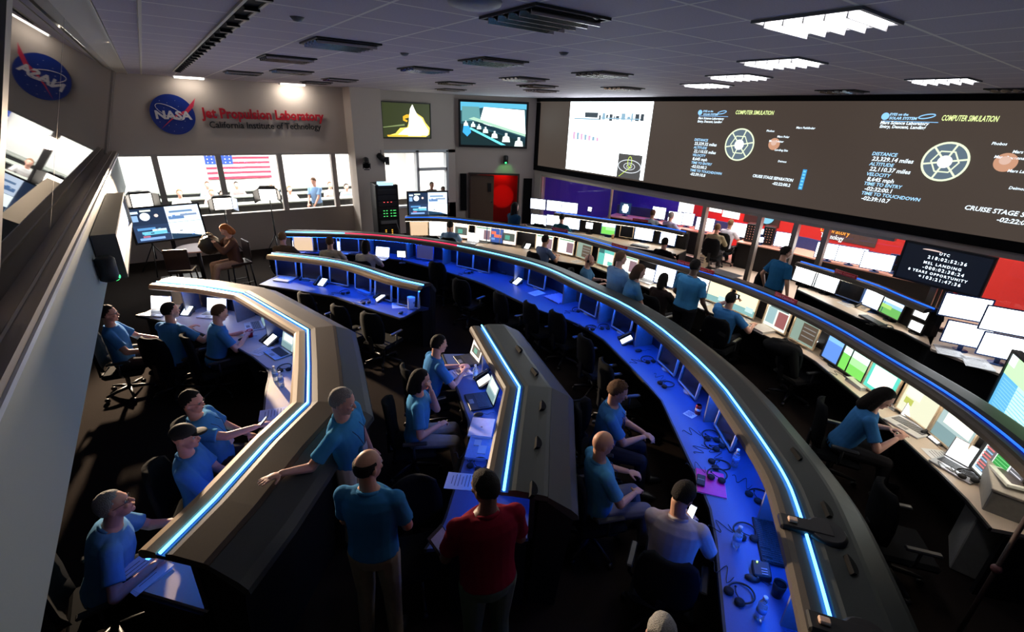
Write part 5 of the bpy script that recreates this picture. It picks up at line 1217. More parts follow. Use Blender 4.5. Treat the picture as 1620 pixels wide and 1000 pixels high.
SD = [(989, 330, 'earth', .42, 'side-room monitor with a round pale globe picture'), (1018, 333, 'white', .20, 'narrow white side-room screen right of the globe monitor'), (1042, 337, 'white', .48, 'white side-room monitor left of the seated man beyond the glass'), (1068, 345, 'white', .48, 'white side-room monitor right of the seated man beyond the glass'), (1087, 347, 'white', .44, 'white side-room monitor just left of the dark pillar'),
      (1115, 355, 'white', .55, 'white side-room monitor just right of the dark pillar'), (1170, 364, 'white', .55, 'white side-room monitor right of the man in a white shirt'), (1201, 366, 'white', .25, 'small upper white side-room screen between two dark racks'), (1201, 379, 'white', .25, 'small lower white side-room screen between two dark racks'), (1243, 380, 'white', .55, 'white side-room monitor left of the standing man in dark blue'), (1312, 398, 'white', .6, 'leftmost white side-room screen behind the rear right row'), (1347, 404, 'white', .62, 'middle white side-room screen behind the rear right row'), (1388, 414, 'white', .62, 'rightmost white side-room screen behind the rear right row'), (1420, 417, 'off', .35, 'dark side-room screen left of the clock display'), (933, 331, 'white', .18, 'tiny white side-room screen in the blue-lit corner')]
for px, py, k, w_, lb in SD:
    sm = w_ < .3; mon(px, py, (.93, .3), k, 'blue', lb, w=w_, h=.40 if not sm else .17, zc=.25 if not sm else (.36 if py == 366 else .14), dz=.765)
def rack_small():
    t = thing('equipment_rack', 'x', 'equipment rack'); b = MB(); b.box((0, 0, .25), (.28, .3, .5), bev=.01); b.build('case', M_BLACK, t)
    b = MB()
    for r in range(6):
        for c in range(3): b.box((-.07 + c * .07, -.153, .08 + r * .07), (.02, .006, .015))
    b.build('indicator_lights', E(.8, .3, .2, 1.0), t); return t
put('srack', rack_small, 1186, 381, .765, (.93, .3), 'small dark rack with red lights left of the small white side-room screens'); put('srack', None, 1213, 386, .765, (.93, .3), 'small dark rack with red lights right of the small white side-room screens')
def cabinet():
    t = thing('drawer_cabinet', 'grey three-drawer cabinet under the side-room desk', 'cabinet'); b = MB(); b.box((0, .05, .36), (.55, .5, .70), bev=.01); b.build('carcass', mat('cabinet_green_grey', (.17, .16, .11), .5), t)
    for i in range(3):
        b = MB(); b.box((0, -.21, .13 + i * .23), (.50, .02, .20), bev=.005); d = b.build('drawer', mat('cabinet_green_grey', (.17, .16, .11), .5), t); b = MB(); b.box((0, -.23, .17 + i * .23), (.14, .02, .02)); b.build('handle', M_CHROME, d)
    return t
put('cabinet', cabinet, 1178, 412, .1, (.95, .2), 'grey three-drawer cabinet under the side-room desk')
def board(px, py, x, w, h, m, label, cat='board'):
    p = ax(px, py, x); t = MB(); t.box((15.29, p.y, p.z), (.03, w, h)); return t.build('wall_board', m, label=label, cat=cat)
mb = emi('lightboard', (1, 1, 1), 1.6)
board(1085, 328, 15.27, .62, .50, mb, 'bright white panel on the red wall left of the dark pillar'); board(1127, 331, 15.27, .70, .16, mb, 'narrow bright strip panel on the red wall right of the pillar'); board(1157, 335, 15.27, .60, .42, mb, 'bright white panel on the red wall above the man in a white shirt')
board(1205, 345, 15.27, 1.15, .42, mat('board_brown', (.05, .03, .025), .6), 'dark board on the red wall behind the round globe picture')
p = ax(1214, 343, 15.24); b = MB(); b.lathe((15.25, p.y, p.z), [(.22, 0), (.22, .02)], 28, axis=Quaternion((0, 1, 0), -PI / 2)); b.build('globe_picture', nodecol('globe', lambda nt, co: _mixc(nt, _n(nt, co), (.05, .35, .6), (.7, .85, .9)), .5) if False else emi('globe_blue', (.25, .65, .85), 1.0), label='round blue and white globe picture on the dark side-room board', cat='picture')
for (s, px, py, m, w_) in (('Laboratory', 1321, 366, emi('orange_text', (1, .35, .05), 1.5), .75), ('Technology', 1316, 375, emi('white_text', (1, 1, 1), 1.2), .6)):
    p = ax(px, py, 15.262); o = text(s, 'side_room_lettering', .2, frame(p, (0, -1, 0), (0, 0, 1)), m, ext=.01, width=w_); tag(o, {'L': 'orange Laboratory lettering on the side-room wall', 'T': 'white Technology lettering under the orange word'}[s[0]], 'sign')
board(1345, 372, 15.28, 1.3, .42, mat('board_grey', (.10, .06, .055), .6), 'dark panel beside the orange lettering in the side room')
p = az(1103, 418, .25); t = thing('computer_tower', 'beige computer tower on the side-room floor right of the pillar', 'computer', (11.9, 7.15, .005), -1.4); b = MB(); b.box((0, 0, .25), (.22, .45, .48), bev=.01); b.build('case', mat('tower_beige', (.75, .68, .5), .5), t); b = MB(); 
for k in range(3): b.box((0, -.228, .4 - k * .06), (.16, .006, .04))
b.build('drive_bay', M_GREY, t)
# window 4 entrance door of the side room
b = MB(); b.box((0, 0, 1.0), (.05, .04, 1.9)); 

# ------------------------------------------------------------------ interview corner and far equipment
p = ay(614, 340, 13.2)
t = thing('equipment_rack_tall', 'tall black equipment rack with green and amber lights beside the column', 'equipment rack', (p.x, 13.2, 0), -.15)
b = MB(); b.box((0, .3, .95), (.64, .7, 1.9), bev=.02); b.build('cabinet', M_BLACK, t)
b = MB()
for k in range(9): b.box((0, -.055, .35 + k * .17), (.52, .02, .13), bev=.004)
b.build('rack_units', mat('rack_unit', (.03, .03, .033), .4), t)
for nm, c, s_, rows, xs in (('green_lights', (.1, .9, .2), 1.4, (1.18, 1.10, 1.02), (-.12, -.04, .08, .16, .2)), ('amber_lights', (1, .5, .05), 1.6, (.62, .57, .52, .47, .42, .37), (-.1, .08)), ('red_lights', (1, .1, .1), 1.5, (1.42,), (-.1, 0, .1))):
    b = MB(); [b.box((x, -.067, z), (.04, .006, .016)) for x in xs for z in rows]; b.build(nm, emi(nm, c, s_), t)
b = MB(); b.box((0, -.07, .85), (.46, .03, .09)); b.build('patch_panel', M_GREY, t)
b = MB(); b.box((-.03, .02, 1.93), (.4, .25, .08)); b.build('top_unit', emi('rack_top_glow', (.5, .8, 1), 1.2), t)
b = MB(); b.tube([(.2, -.09, .86), (.27, -.11, .6), (.25, -.1, .2)], .012, 6); b.build('cable', M_GREY, t)
def video_lamp(head_px, y, tgt, label, foot):
    p = ay(head_px[0], head_px[1], y); d = (Vector(tgt) - p); d.z *= .6; d.normalize(); t = thing('video_light', label, 'video light', (p.x, p.y, 0))
    q = d.to_track_quat('-Y', 'Z').to_matrix(); Z = Vector((0, 0, p.z))
    b = MB(); b.ell(Z, (.22, .14, .19), R=q, fn=lambda v: 1 if v.y > -.1 else .75); b.box(Z + q @ Vector((0, -.02, 0)), (.46, .2, .36), rot=q, bev=.05); b.build('housing', M_BLACK, t)
    b = MB(); b.box(Z + q @ Vector((0, -.13, 0)), (.38, .01, .28), rot=q); b.build('diffuser', emi('video_panel', (1, .9, .78), 9), t)
    for s in (-1, 1): b = MB(); b.box(Z + q @ Vector((s * .26, -.2, 0)), (.02, .2, .3), rot=q @ Matrix.Rotation(s * .5, 3, 'Z')); b.build('barn_door', M_BLACK, t)
    b = MB(); b.cyl((0, 0, .35), (0, 0, p.z - .1), .014, n=8); b.cyl((0, 0, .35), (0, 0, 1.1), .02, n=8); b.build('stand_pole', M_BLACK, t)
    for k in range(3):
        a = k * 2 * PI / 3 + .4; b = MB(); b.cyl((0, 0, .7), (.42 * math.cos(a), .42 * math.sin(a), .01), .012, n=6); b.build('leg', M_BLACK, t)
    return t
video_lamp((222, 315), 13.8, (0.7, 8.2, 1.0), 'glaring video light on a stand at the far left of the interview corner', None)
video_lamp((425, 305), 13.6, (1.6, 11.9, 1.0), 'black video light with barn doors on a stand in front of the flag window', None)
video_lamp((352, 320), 14.0, (1.0, 11.8, 1.0), 'black video light on a stand behind the red-haired woman', None).children[1].data.materials[0] = emi('video_panel_dim', (.7, .8, 1), .8)
p = az(312, 391, .95); t = thing('high_table', 'round pink high table in the interview corner', 'table', (p.x, p.y, 0))
b = MB(); b.lathe((0, 0, .92), [(.40, 0), (.41, .012), (.40, .03)], 36); b.build('tabletop', mat('table_pink', (.75, .50, .45), .3), t); b = MB(); b.cyl((0, 0, .03), (0, 0, .92), .04); b.build('column', M_BLACK, t); b = MB(); b.lathe((0, 0, 0), [(.28, 0), (.28, .015), (.05, .03)], 28); b.build('base', M_BLACK, t)
def stool():
    t = thing('high_chair', 'x', 'chair'); b = MB(); b.box((0, 0, .70), (.42, .42, .05), bev=.015); b.build('seat', mat('dark_leather', (.04, .02, .015), .4), t); b = MB(); b.box((0, -.20, .95), (.42, .03, .42), bev=.01); b.build('backrest', mat('dark_leather', (.04, .02, .015), .4), t)
    for sx in (-1, 1):
        for sy in (-1, 1): b = MB(); b.cyl((sx * .17, sy * .17, .70), (sx * .21, sy * .21, .0), .016, n=8); b.build('leg', M_BLACK, t)
    b = MB(); [b.cyl((sx * .19, -.19, .28), (sx * .19, .19, .28), .01, n=6) for sx in (-1, 1)]; b.cyl((-.19, .19, .28), (.19, .19, .28), .01, n=6); b.build('footrest', M_BLACK, t); return t
p = az(292, 392, 1.10); q = az(288, 402, .95)
place('stool', stool, (q.x - .05, q.y - .25, 0), rzof((.3, .95)), 'empty high chair with a lit top edge in front of the round high table')
b = MB(); p = az(440, 412, 0)
t = thing('stage_pole', 'thin dark pole leaning up at the bottom right corner', 'pole', (0, 0, 0)); a_ = az(1512, 1003, .9); c_ = ax(1628, 812, 4.6)
b.cyl(az(1500, 1030, .0), c_, .016, n=8); b.build('tube', mat('pole_brown', (.05, .03, .025), .5), t); b = MB(); q = az(1500, 1030, 0).lerp(c_, .62); b.ell(q, .035); b.build('clamp', mat('clamp_pink', (.2, .08, .08), .5), t)

# ------------------------------------------------------------------ people
SKIN = {'fair': (.78, .42, .32), 'tan': (.62, .33, .22), 'dark': (.20, .10, .07)}
def mskin(k): return mat('skin_' + k, SKIN[k], .5, var=.04, scale=40)
def remesh(o, vox, it=2):
    m = o.modifiers.new('join', 'REMESH'); m.mode = 'VOXEL'; m.voxel_size = vox; m.use_smooth_shade = True
    s = o.modifiers.new('soft', 'SMOOTH'); s.iterations = it; s.factor = .5
def ik(S, T, a, b, pole):
    S = Vector(S); T = Vector(T); v = T - S; L = v.length; mx = (a + b) * .995
    if L > mx: T = S + v * (mx / L); v = T - S; L = mx
    v.normalize(); x = (a * a - b * b + L * L) / (2 * L); h = math.sqrt(max(0, a * a - x * x))
    p = Vector(pole) - v * Vector(pole).dot(v)
    if p.length < 1e-5: p = v.orthogonal()
    return S + v * x + p.normalized() * h, T
def hand(b, W, d, n, side, curl=.35, spread=.10, k=1.0, rmin=0.0):
    d = Vector(d).normalized(); n = Vector(n); n = (n - d * n.dot(d)).normalized(); u = (d.cross(n)) if side > 0 else n.cross(d)   # u points to the thumb side
    R = Matrix((u, d, n)).transposed()
    b.ell(W + d * .048 * k, (.040 * k, .056 * k, .017 * k), R=R, n=14, m=9)
    for i, (o, L) in enumerate(((.029, .070), (.010, .080), (-.010, .074), (-.028, .058))):
        p = W + d * .088 * k + u * o * k; dd = (d + u * (o * spread * 30 * .35)).normalized(); c = curl * (1 + .12 * i)
        for j, (f, r) in enumerate(((.45, .0092), (.30, .0085), (.25, .0075))):
            ax_ = Matrix.Rotation(c * (.6 if j == 0 else 1.0), 3, dd.cross(n)) ; dd = (ax_ @ dd).normalized(); q = p + dd * L * f * k; b.cap(p, q, max(rmin, r * k), max(rmin, r * .93 * k), 8); p = q
    p = W + d * .022 * k + u * .030 * k; dd = (d * .75 + u * .75 + n * .25).normalized(); q = p + dd * .040 * k; b.cap(p, q, max(rmin, .0125 * k), max(rmin, .0105 * k), 8)
    dd = (dd + d * .5 + n * curl * .6).normalized(); b.cap(q, q + dd * .030 * k, max(rmin, .0102 * k), max(rmin, .0085 * k), 8)
HAIRC = {'dark': (.016, .012, .010), 'brown': (.11, .055, .028), 'grey': (.38, .37, .35), 'red': (.42, .12, .03), 'lightbrown': (.22, .12, .06), 'white': (.6, .58, .55), 'saltgrey': (.34, .32, .30)}
def chairlabel(l):
    w_ = l.replace(' seated', '').split()[:12]
    while w_[-1] in ('a', 'the', 'in', 'at', 'of', 'and', 'with', 'on', 'from', 'by', 'to', 'behind', 'beside', 'one', 'first', 'short', 'dark', 'blue', 'white', 'far', 'red-haired'): w_.pop()
    return 'chair under the ' + ' '.join(w_)
def person(label, px, py, face, pose='sit', shirt=(.05, .20, .50), pants=(.03, .03, .035), hair='short', hcol='dark', skin='fair', lean=.08, side=0.0, hy=0.0, hp=0.0, hands=None, lod=1,
           sleeve='short', chair_=True, scale=1.0, bulk=1.0, badge=None, lanyard=False, headset_=False, hold=None, curl=.4, spread=.1, glasses=False, seat_h=0.0, zplus=0.0, palms=None, belt=None, stride=0.0, group=None, pin=False):
    vox = {0: .0065, 1: .010, 2: .016}[lod]
    f = Vector((face[0], face[1])).normalized(); rz = math.atan2(f.y, f.x) - PI / 2; S_ = scale
    hz = (.515 + seat_h) if pose == 'sit' else .95
    X = Vector((1, 0, 0)); s = Vector((math.sin(side), math.sin(lean), math.cos(lean))).normalized(); fw = s.cross(X).normalized() * -1; fw = Vector((0, math.cos(lean), -math.sin(lean))); Xr = fw.cross(s).normalized()
    H = Vector((0, 0, hz)); Cn = H + s * .50; Nk = H + s * .53
    hs = (s * .6 + Vector((0, 0, 1)) * .4 + Vector((0, .10 + .0, 0))).normalized(); Hc = Nk + hs * .165
    wpos = az(px, py, (Hc.z + zplus) * S_); Rz = Matrix.Rotation(rz, 3, 'Z'); root = wpos - Rz @ (Hc * S_); root.z = zplus * S_
    t = thing('person', label, 'person', tuple(root), rz, group); t.scale = (S_, S_, S_)
    body = MB(); sh = MB(); pn = MB()
    # torso sections along the spine
    def sec(h, rx, ry, e=0.0, off=0.0): return (H + s * h + fw * off, Xr * (rx * bulk + e), fw * (ry * (bulk if ry < .2 else 1) + e))
    T = [(-.07, .13, .10, 0), (.0, .160, .115, 0), (.12, .150, .108, .01), (.22, .155, .112, .012), (.34, .172, .118, .008), (.43, .178, .108, 0), (.49, .150, .085, -.005), (.525, .085, .065, 0), (.55, .056, .056, 0)]
    body.loft([sec(h, rx * .9, ry * .9, 0, o) for h, rx, ry, o in T], 18)
    shc = [sec(h, rx, ry, .014, o) for h, rx, ry, o in T[1 if pose != 'sit' else 0:8]]; sh.loft(shc, 20)
    # legs
    for q in (-1, 1):
        hip = H + Vector((q * .088 * bulk, 0, -.02)); 
        if pose == 'sit': kn = Vector((q * .125, .42, hz - .03)); an = Vector((q * .125, .40 + (.06 if q > 0 else .14), .09))
        elif pose == 'perch': kn = Vector((q * .10, .34, hz - .10)); an = Vector((q * .09, .30, hz - .48))
        else: kn = Vector((q * .10, .02 + stride * q * .5, .50)); an = Vector((q * .115, -.01 + stride * q, .09))
        body.cap(hip, kn, .072, .052); body.cap(kn, an, .050, .036)
        pn.cap(hip, kn, .092 * bulk, .070); pn.cap(kn, an - (an - kn).normalized() * .0, .068, .056, 12)
        sb = MB(); fd = Vector((q * .2, 1, 0)).normalized(); Rm = Matrix((fd.cross(Vector((0, 0, 1))), fd, Vector((0, 0, 1)))).transposed()
        sb.ell(Vector((an.x, an.y, an.z - .045)) + fd * .055, (.045, .135, .045), R=Rm, fn=lambda d: 1 if d.z > -.6 else .88); sb.build('shoe', M_BLACK, t)
    pn.loft([sec(h, rx, ry, .010, o) for h, rx, ry, o in ((-.09, .12, .10, 0), (-.02, .155, .115, 0), (.05, .155, .112, .004), (.07, .15, .108, .005))], 18)
    # arms
    hd = hands or ({'sit': ((-.13, .42, .80), (.13, .42, .80))}.get(pose) or ((-.24, .06, .86), (.24, .06, .86)))
    Ws = []
    for i, q in enumerate((-1, 1)):
        Sp = Cn + Xr * q * .170 * bulk - s * .045; tg = hd[i]
        if isinstance(tg, tuple) and tg[0] == 'w': tg = Rz.transposed() @ ((Vector(tg[1:]) - root) / S_)
        pole = Vector((q * (.8 if pose == 'sit' else .45), -.5, -.7))
        El, Wr = ik(Sp, tg, .29, .25, pole); d = (Wr - El).normalized()
        body.cap(Sp, El, .050, .041); body.cap(El, Wr, .042, .026)
        pl = (palms[i] if palms else None) or ((0, 0, -1) if abs(d.z) < .75 else (-q, .1, 0))
        hdir = Vector((d.x, d.y, d.z * .35)) if (pose == 'sit' and not hands) or (palms and palms[i] == (0, 0, -1)) else d
        hand(body, Wr + d * .01, hdir, pl, q, curl, spread, 1.0, rmin={0: 0, 1: .0095, 2: .0125}[lod]); Ws.append((Wr, d, El))
        sh.ell(Sp, (.066 * bulk, .068, .066)); sh.cap(Nk - s * .045 + Xr * q * .05, Sp + s * .012, .050, .050)
        if sleeve == 'short':
            e = Sp.lerp(El, .72); sh.cap(Sp, Sp.lerp(El, .3), .066, .065); sh.tube([Sp.lerp(El, .2), Sp.lerp(El, .5), e], [.063, .063, .068], 14)
        elif sleeve == 'none': pass
        else: sh.cap(Sp, El, .068, .058, 14); sh.cap(El, Wr.lerp(El, .10), .060, .046, 14)
    # head
    hq = Matrix.Rotation(hy, 3, 'Z') @ Matrix.Rotation(-hp, 3, 'X'); hr = hq
    def hp_(x, y, z): return Hc + hr @ Vector((x, y, z))
    body.cap(Nk - s * .03, Hc + hr @ Vector((0, -.02, -.05)), .060 * (1 + .25 * (bulk - 1)), .054, 14)
    body.ell(hp_(0, 0, .022), (.074, .094, .098), R=hr, n=20, m=14); body.ell(hp_(0, .030, -.045), (.056, .060, .066), R=hr, n=16, m=10)
    body.ell(hp_(0, .070, -.088), (.024, .020, .019), R=hr); body.cap(hp_(0, .088, .012), hp_(0, .108, -.024), .0085, .0135, 8); body.ell(hp_(0, .080, .030), (.048, .016, .010), R=hr)
    body.ell(hp_(0, .090, -.056), (.024, .010, .008), R=hr)
    for q in (-1, 1): body.ell(hp_(q * .074, -.006, -.008), (.012, .020, .030), R=hr, n=10, m=8); body.ell(hp_(q * .036, .070, -.020), (.020, .018, .018), R=hr, n=10, m=8)
    o = body.build('body', mskin(skin), t); remesh(o, vox, 2 if lod == 0 else 1)
    if lod < 2:
        for q in (-1, 1):
            e = MB(); e.ell(hp_(q * .031, .079, .008), .0125, n=10, m=8); e.mi = 1; e.ell(hp_(q * .031, .0875, .008), .0065, n=8, m=6); e.build('eye', [mat('eye_white', (.7, .68, .66), .3), M_BLACK], t)
        e = MB(); e.ell(hp_(0, .097, -.0545), (.021, .006, .0045), R=hr, n=10, m=6); e.build('lips', mat('lips', (.42, .16, .13), .5), t)
    # hair
    if hair != 'none':
        def hl(y, lo):
            P_ = ((-1, lo), (-.2, lo + .10), (.22, .02), (.55, .48), (1, .74))
            for (a, va), (b_, vb) in zip(P_, P_[1:]):
                if y <= b_: return va + (vb - va) * (y - a) / (b_ - a)
            return .74
        lo = {'short': -.62, 'bald': -.55, 'long': -.75, 'curly': -.6, 'cap': -.5, 'thin': -.6, 'bob': -.8}[hair]
        def fn(d):
            v = d.z > hl(d.y, lo)
            if hair == 'bald': v = v and d.z < .38 and d.y < .35
            k = {'curly': 1.09, 'long': 1.06, 'bob': 1.07, 'bald': .985, 'thin': 1.0}.get(hair, 1.025)
            if hair == 'curly': k += .10 * math.sin(13 * d.x + 2) * math.sin(12 * d.y) * math.sin(12 * d.z)
            k += .018 * math.sin(11 * d.x + 5 * d.z) * math.sin(13 * d.y + 3 * d.x)
            return k if v else .78
        hb = MB(); hb.ell(hp_(0, -.006, .024), (.081, .101, .106), R=hr, n=28, m=20, fn=fn)
        if hair in ('long', 'bob'):
            L = .17 if hair == 'long' else .10
            hb.cap(hp_(0, -.045, .01), hp_(0, -.070, -L), .078, .070, 14)
            for q in (-1, 1): hb.cap(hp_(q * .060, -.02, .03), hp_(q * .066, -.015, -L * .85), .034, .030, 10)
            ho = hb.build('hair', mat('hair_' + hcol, HAIRC[hcol], .7, var=.35, scale=160, bump=1.0, spec=.2), t); remesh(ho, max(.009, vox), 1)
        elif hair == 'cap':
            hb = MB(); hb.ell(hp_(0, -.004, .034), (.086, .106, .098), R=hr, n=24, m=16, fn=lambda d: 1.0 if d.z > .02 else .86)
            hb.ell(hp_(0, .115, .045), (.066, .065, .008), R=hr, n=18, m=6); hb.build('cap', mat('cap_black', (.012, .012, .016), .7), t)
        else: hb.build('hair', mat('hair_' + hcol, HAIRC[hcol], .7, var=.35, scale=160, bump=1.0, spec=.2), t)
    # clothes
    key = 'cloth_%d_%d_%d' % tuple(int(c * 250) for c in shirt)
    o = sh.build('shirt', mat(key, shirt, .9, spec=.1, var=.06, scale=14, bump=.25), t); remesh(o, max(vox, .009), 1)
    b = MB(); rr = Nk + s * .005
    b.tube([rr + Xr * .068 * math.cos(a) + fw * (.070 * math.sin(a) - .003) - s * (.020 * (1 + math.sin(a))) for a in np.linspace(0, 2 * PI, 18, endpoint=False)], .014, 6, closed=True); b.build('collar', mat(key, shirt, .85), t)
    o = pn.build('trousers', mat('pants_%d_%d' % (int(pants[0] * 250), int(pants[2] * 250)), pants, .9, spec=.1, var=.06, scale=20, bump=.2), t); remesh(o, max(vox, .010), 1)
    if belt:
        b = MB(); b.loft([sec(.055, .150, .108, .022, .006), sec(.085, .150, .108, .022, .007)], 20); b.build('belt', M_BLACK, t)
    if glasses:
        b = MB(); [b.tube([hp_(q * .031 + .020 * math.cos(a), .094, .008 + .015 * math.sin(a)) for a in np.linspace(0, 2 * PI, 10, endpoint=False)], .002, 4, closed=True) for q in (-1, 1)]
        [b.cyl(hp_(q * .052, .092, .010), hp_(q * .077, .0, .012), .002, n=4) for q in (-1, 1)]; b.build('glasses', M_BLACK, t)
    if lanyard or badge:
        c = H + s * .22 + fw * (.155 * bulk + .012); b = MB()
        for q in (-1, 1): b.tube([Nk + Xr * q * .06 + fw * .02, H + s * .40 + Xr * q * .055 + fw * (.145 * bulk + .008), c + Xr * q * .006 + s * .02], .0035, 4)
        b.build('lanyard', mat('lanyard_blue', (.02, .05, .15), .6), t)
        Rb = Matrix((Xr, fw, s)).transposed(); b = MB(); b.box(c - s * .03, (.075, .006, .10), rot=Rb); b.build('badge', mat('badge_%d' % int((badge or (.8, .8, .8))[2] * 99), badge or (.8, .8, .8), .4), t)
    if pin:
        b = MB(); b.box(H + s * .40 + fw * (.140 * bulk + .010) - Xr * .07, (.075, .004, .055), rot=Matrix((Xr, fw, s)).transposed()); b.build('name_tag', mat('paper_white', (.8, .8, .78), .8), t)
    if headset_:
        b = MB(); b.tube([hp_(.088 * math.cos(a), -.005, .02 + .112 * math.sin(a)) for a in np.linspace(0, PI, 14)], .006, 6); [b.lathe(hp_(q * .082, -.005, .0), [(.028, -.010), (.028, .010)], 12, axis=(hr.to_quaternion() @ Quaternion((0, 1, 0), PI / 2))) for q in (-1, 1)]; b.tube([hp_(.085, 0, 0), hp_(.08, .06, -.05), hp_(.04, .105, -.06)], .003, 5); b.build('headset', M_BLACK, t)
    if chair_ and pose == 'sit':
        c = root - Rz @ Vector((0, .03, 0)); put_chair(c.x, c.y, f, chairlabel(label))
    bpy.context.view_layer.update()
    return t, [t.matrix_world @ (W + d * .07) for W, d, E_ in Ws], Rz
BLUE = (.06, .25, .60); BLUE2 = (.07, .32, .66); LBLUE = (.24, .42, .68); KH = (.38, .30, .20); DK = (.025, .025, .03); JEAN = (.03, .045, .09)
NEG = (0, 0, -1)
# tan console crew
person('person in a blue polo seated half hidden at the left wall, arms forward', 171, 497, (.95, -.15), shirt=BLUE, hair='short', hcol='dark', glasses=True, hands=((-.16, .38, .72), (.20, .36, .70)), lod=1, lean=-.05)
person('person with dark hair seated behind the first white laptop, in a blue polo', 269, 492, (.72, .68), shirt=BLUE, hcol='dark', lod=1, lean=.18, hy=-.5, hands=((-.10, .40, .80), (.30, .42, .80)))
person('person with short brown hair seated typing in a blue polo beside the red cup', 347, 495, (.95, .12), shirt=BLUE, hcol='brown', lod=1, lean=.25, hp=.35, hands=((-.08, .42, .80), (.12, .40, .80)), belt=True)
t_, hw, _ = person('person with glasses seated leaning back in a blue polo, holding a phone', 303, 636, (.92, -.40), shirt=BLUE2, hcol='dark', lod=1, lean=-.22, hy=-.1, hp=.1, hands=((-.20, .22, .64), (.10, .42, .92)), glasses=True, badge=(.8, .8, .8), curl=.8, bulk=1.1)
def handphone(p, d, lb, scr='white'):
    t = thing('mobile_phone', lb, 'phone', tuple(p), rzof(d)); R = Matrix.Rotation(-.7, 3, 'X'); b = MB(); b.box((0, 0, 0), (.06, .012, .115), rot=R, bev=.004); b.build('case', M_BLACK, t)
    screen('screen', scr, .052, .095, R.to_4x4() @ frame((0, -.0066, 0), (1, 0, 0), (0, 0, 1)), t); return t
handphone(hw[1] + Vector((0, 0, .03)), (.92, -.40), 'lit mobile phone held up by the man leaning back with glasses')
person('person in a dark cap and blue polo seated below the man with the phone', 292, 692, (.93, -.28), shirt=BLUE, hair='cap', lod=1, lean=.0, hands=((.02, .30, .78), (.10, .38, .70)), headset_=False, hy=-.1)
person('grey-haired person with glasses seated at the lower left with arms on the desk', 180, 800, (.93, .02), shirt=(.14, .38, .68), hair='thin', hcol='grey', lod=0, lean=.30, hy=-.12, hp=-.25, hands=((-.06, .50, .80), (.30, .34, .80)), glasses=True, bulk=1.12)
# the standing men in front
w7 = az(446, 752, 1.22)
person('grey-brown haired person standing in a blue polo, one arm stretched on to the tan console', 541, 636, (.70, -.72), 'stand', shirt=(.06, .34, .66), pants=(.6, .55, .46), hair='short', hcol='saltgrey', lod=0, lean=.10, side=.22, hy=.25, hp=.25,
       hands=((-.22, .10, .86), ('w', w7.x, w7.y, w7.z + .02)), badge=(.55, .6, .7), spread=.5, curl=.12, palms=(None, NEG))
person('person with a bald crown standing in a blue polo and khaki trousers', 582, 738, (.50, .60), 'stand', shirt=(.04, .22, .48), pants=KH, hair='bald', hcol='dark', skin='tan', lod=0, lean=.05, hy=-.55, hp=.0, hands=((-.10, .30, 1.10), (.12, .30, 1.10)), bulk=1.05)
t_, hw, _ = person('heavy person with dark hair standing in a dark red shirt, seen from behind', 768, 772, (.25, .95), 'stand', shirt=(.20, .006, .022), pants=(.12, .16, .10), hair='short', hcol='dark', skin='dark', lod=0, lean=.12, hy=.5, hp=.2, hands=((-.22, .30, .98), (.20, .30, 1.0)), bulk=1.14)
b = MB(); b.box((0, 0, 0), (.16, .012, .22), rot=Matrix.Rotation(-.8, 3, 'X'), bev=.004); t = thing('clipboard', 'dark clipboard with a pale sheet held by the person in the red shirt', 'clipboard', tuple(hw[0] + Vector((-.02, .0, .02))), .4); b.build('board', M_BLACK, t); b = MB(); b.box((0, -.006, .01), (.13, .003, .17), rot=Matrix.Rotation(-.8, 3, 'X')); b.build('sheet', mat('sheet_lilac', (.35, .38, .6), .7), t)
# middle console pair
person('dark-haired person seated at the middle console, chin on one hand, pale trousers', 665, 602, (.86, -.42), shirt=BLUE2, pants=(.42, .38, .33), hair='bob', hcol='dark', lod=0, lean=.10, hy=.1, hp=.12, hands=((.03, .19, 1.08), (.12, .25, .70)), palms=((0, -1, 0), None), curl=.7)
person('young dark-haired person seated typing on a laptop at the middle console', 694, 545, (.96, -.12), shirt=BLUE, pants=DK, hair='short', hcol='dark', lod=0, lean=.22, hp=.15, hands=((-.07, .44, .79), (.12, .42, .79)))
# the three seated at the near end of the long row
person('curly-haired person seated with clasped hands and an orange badge on a blue polo', 977, 620, (.62, -.70), shirt=BLUE, pants=DK, hair='curly', hcol='brown', skin='tan', lod=0, lean=.12, hp=.30, hands=((-.02, .42, .74), (.05, .41, .73)), badge=(.9, .35, .15), pin=True, curl=.8, bulk=1.08)
person('bald person seated sideways with a yellow badge on a blue polo, hands in the lap', 953, 702, (.88, -.36), shirt=(.09, .36, .66), pants=(.20, .19, .20), hair='none', skin='tan', lod=0, lean=-.08, hp=.05, hands=((-.14, .34, .72), (.10, .30, .68)), badge=(.85, .6, .03), curl=.7)
t_, hw, _ = person('person in a white long-sleeved shirt seated looking down at a phone', 1080, 785, (.72, .42), shirt=(.66, .60, .64), pants=DK, hair='short', hcol='dark', skin='tan', lod=0, lean=.20, hy=-.55, hp=.55, hands=((.04, .36, .76), (.12, .36, .78)), sleeve='long', bulk=1.04, curl=.7)
handphone(hw[1] + Vector((.03, -.02, .03)), (.9, .2), 'lit mobile phone in the hands of the person in the white shirt')
person('person with short grey hair at the bottom edge, only the head top showing', 1046, 1003, (.7, .7), shirt=(.3, .3, .33), hair='thin', hcol='grey', lod=1, hands=((-.1, .25, .66), (.1, .25, .66)))
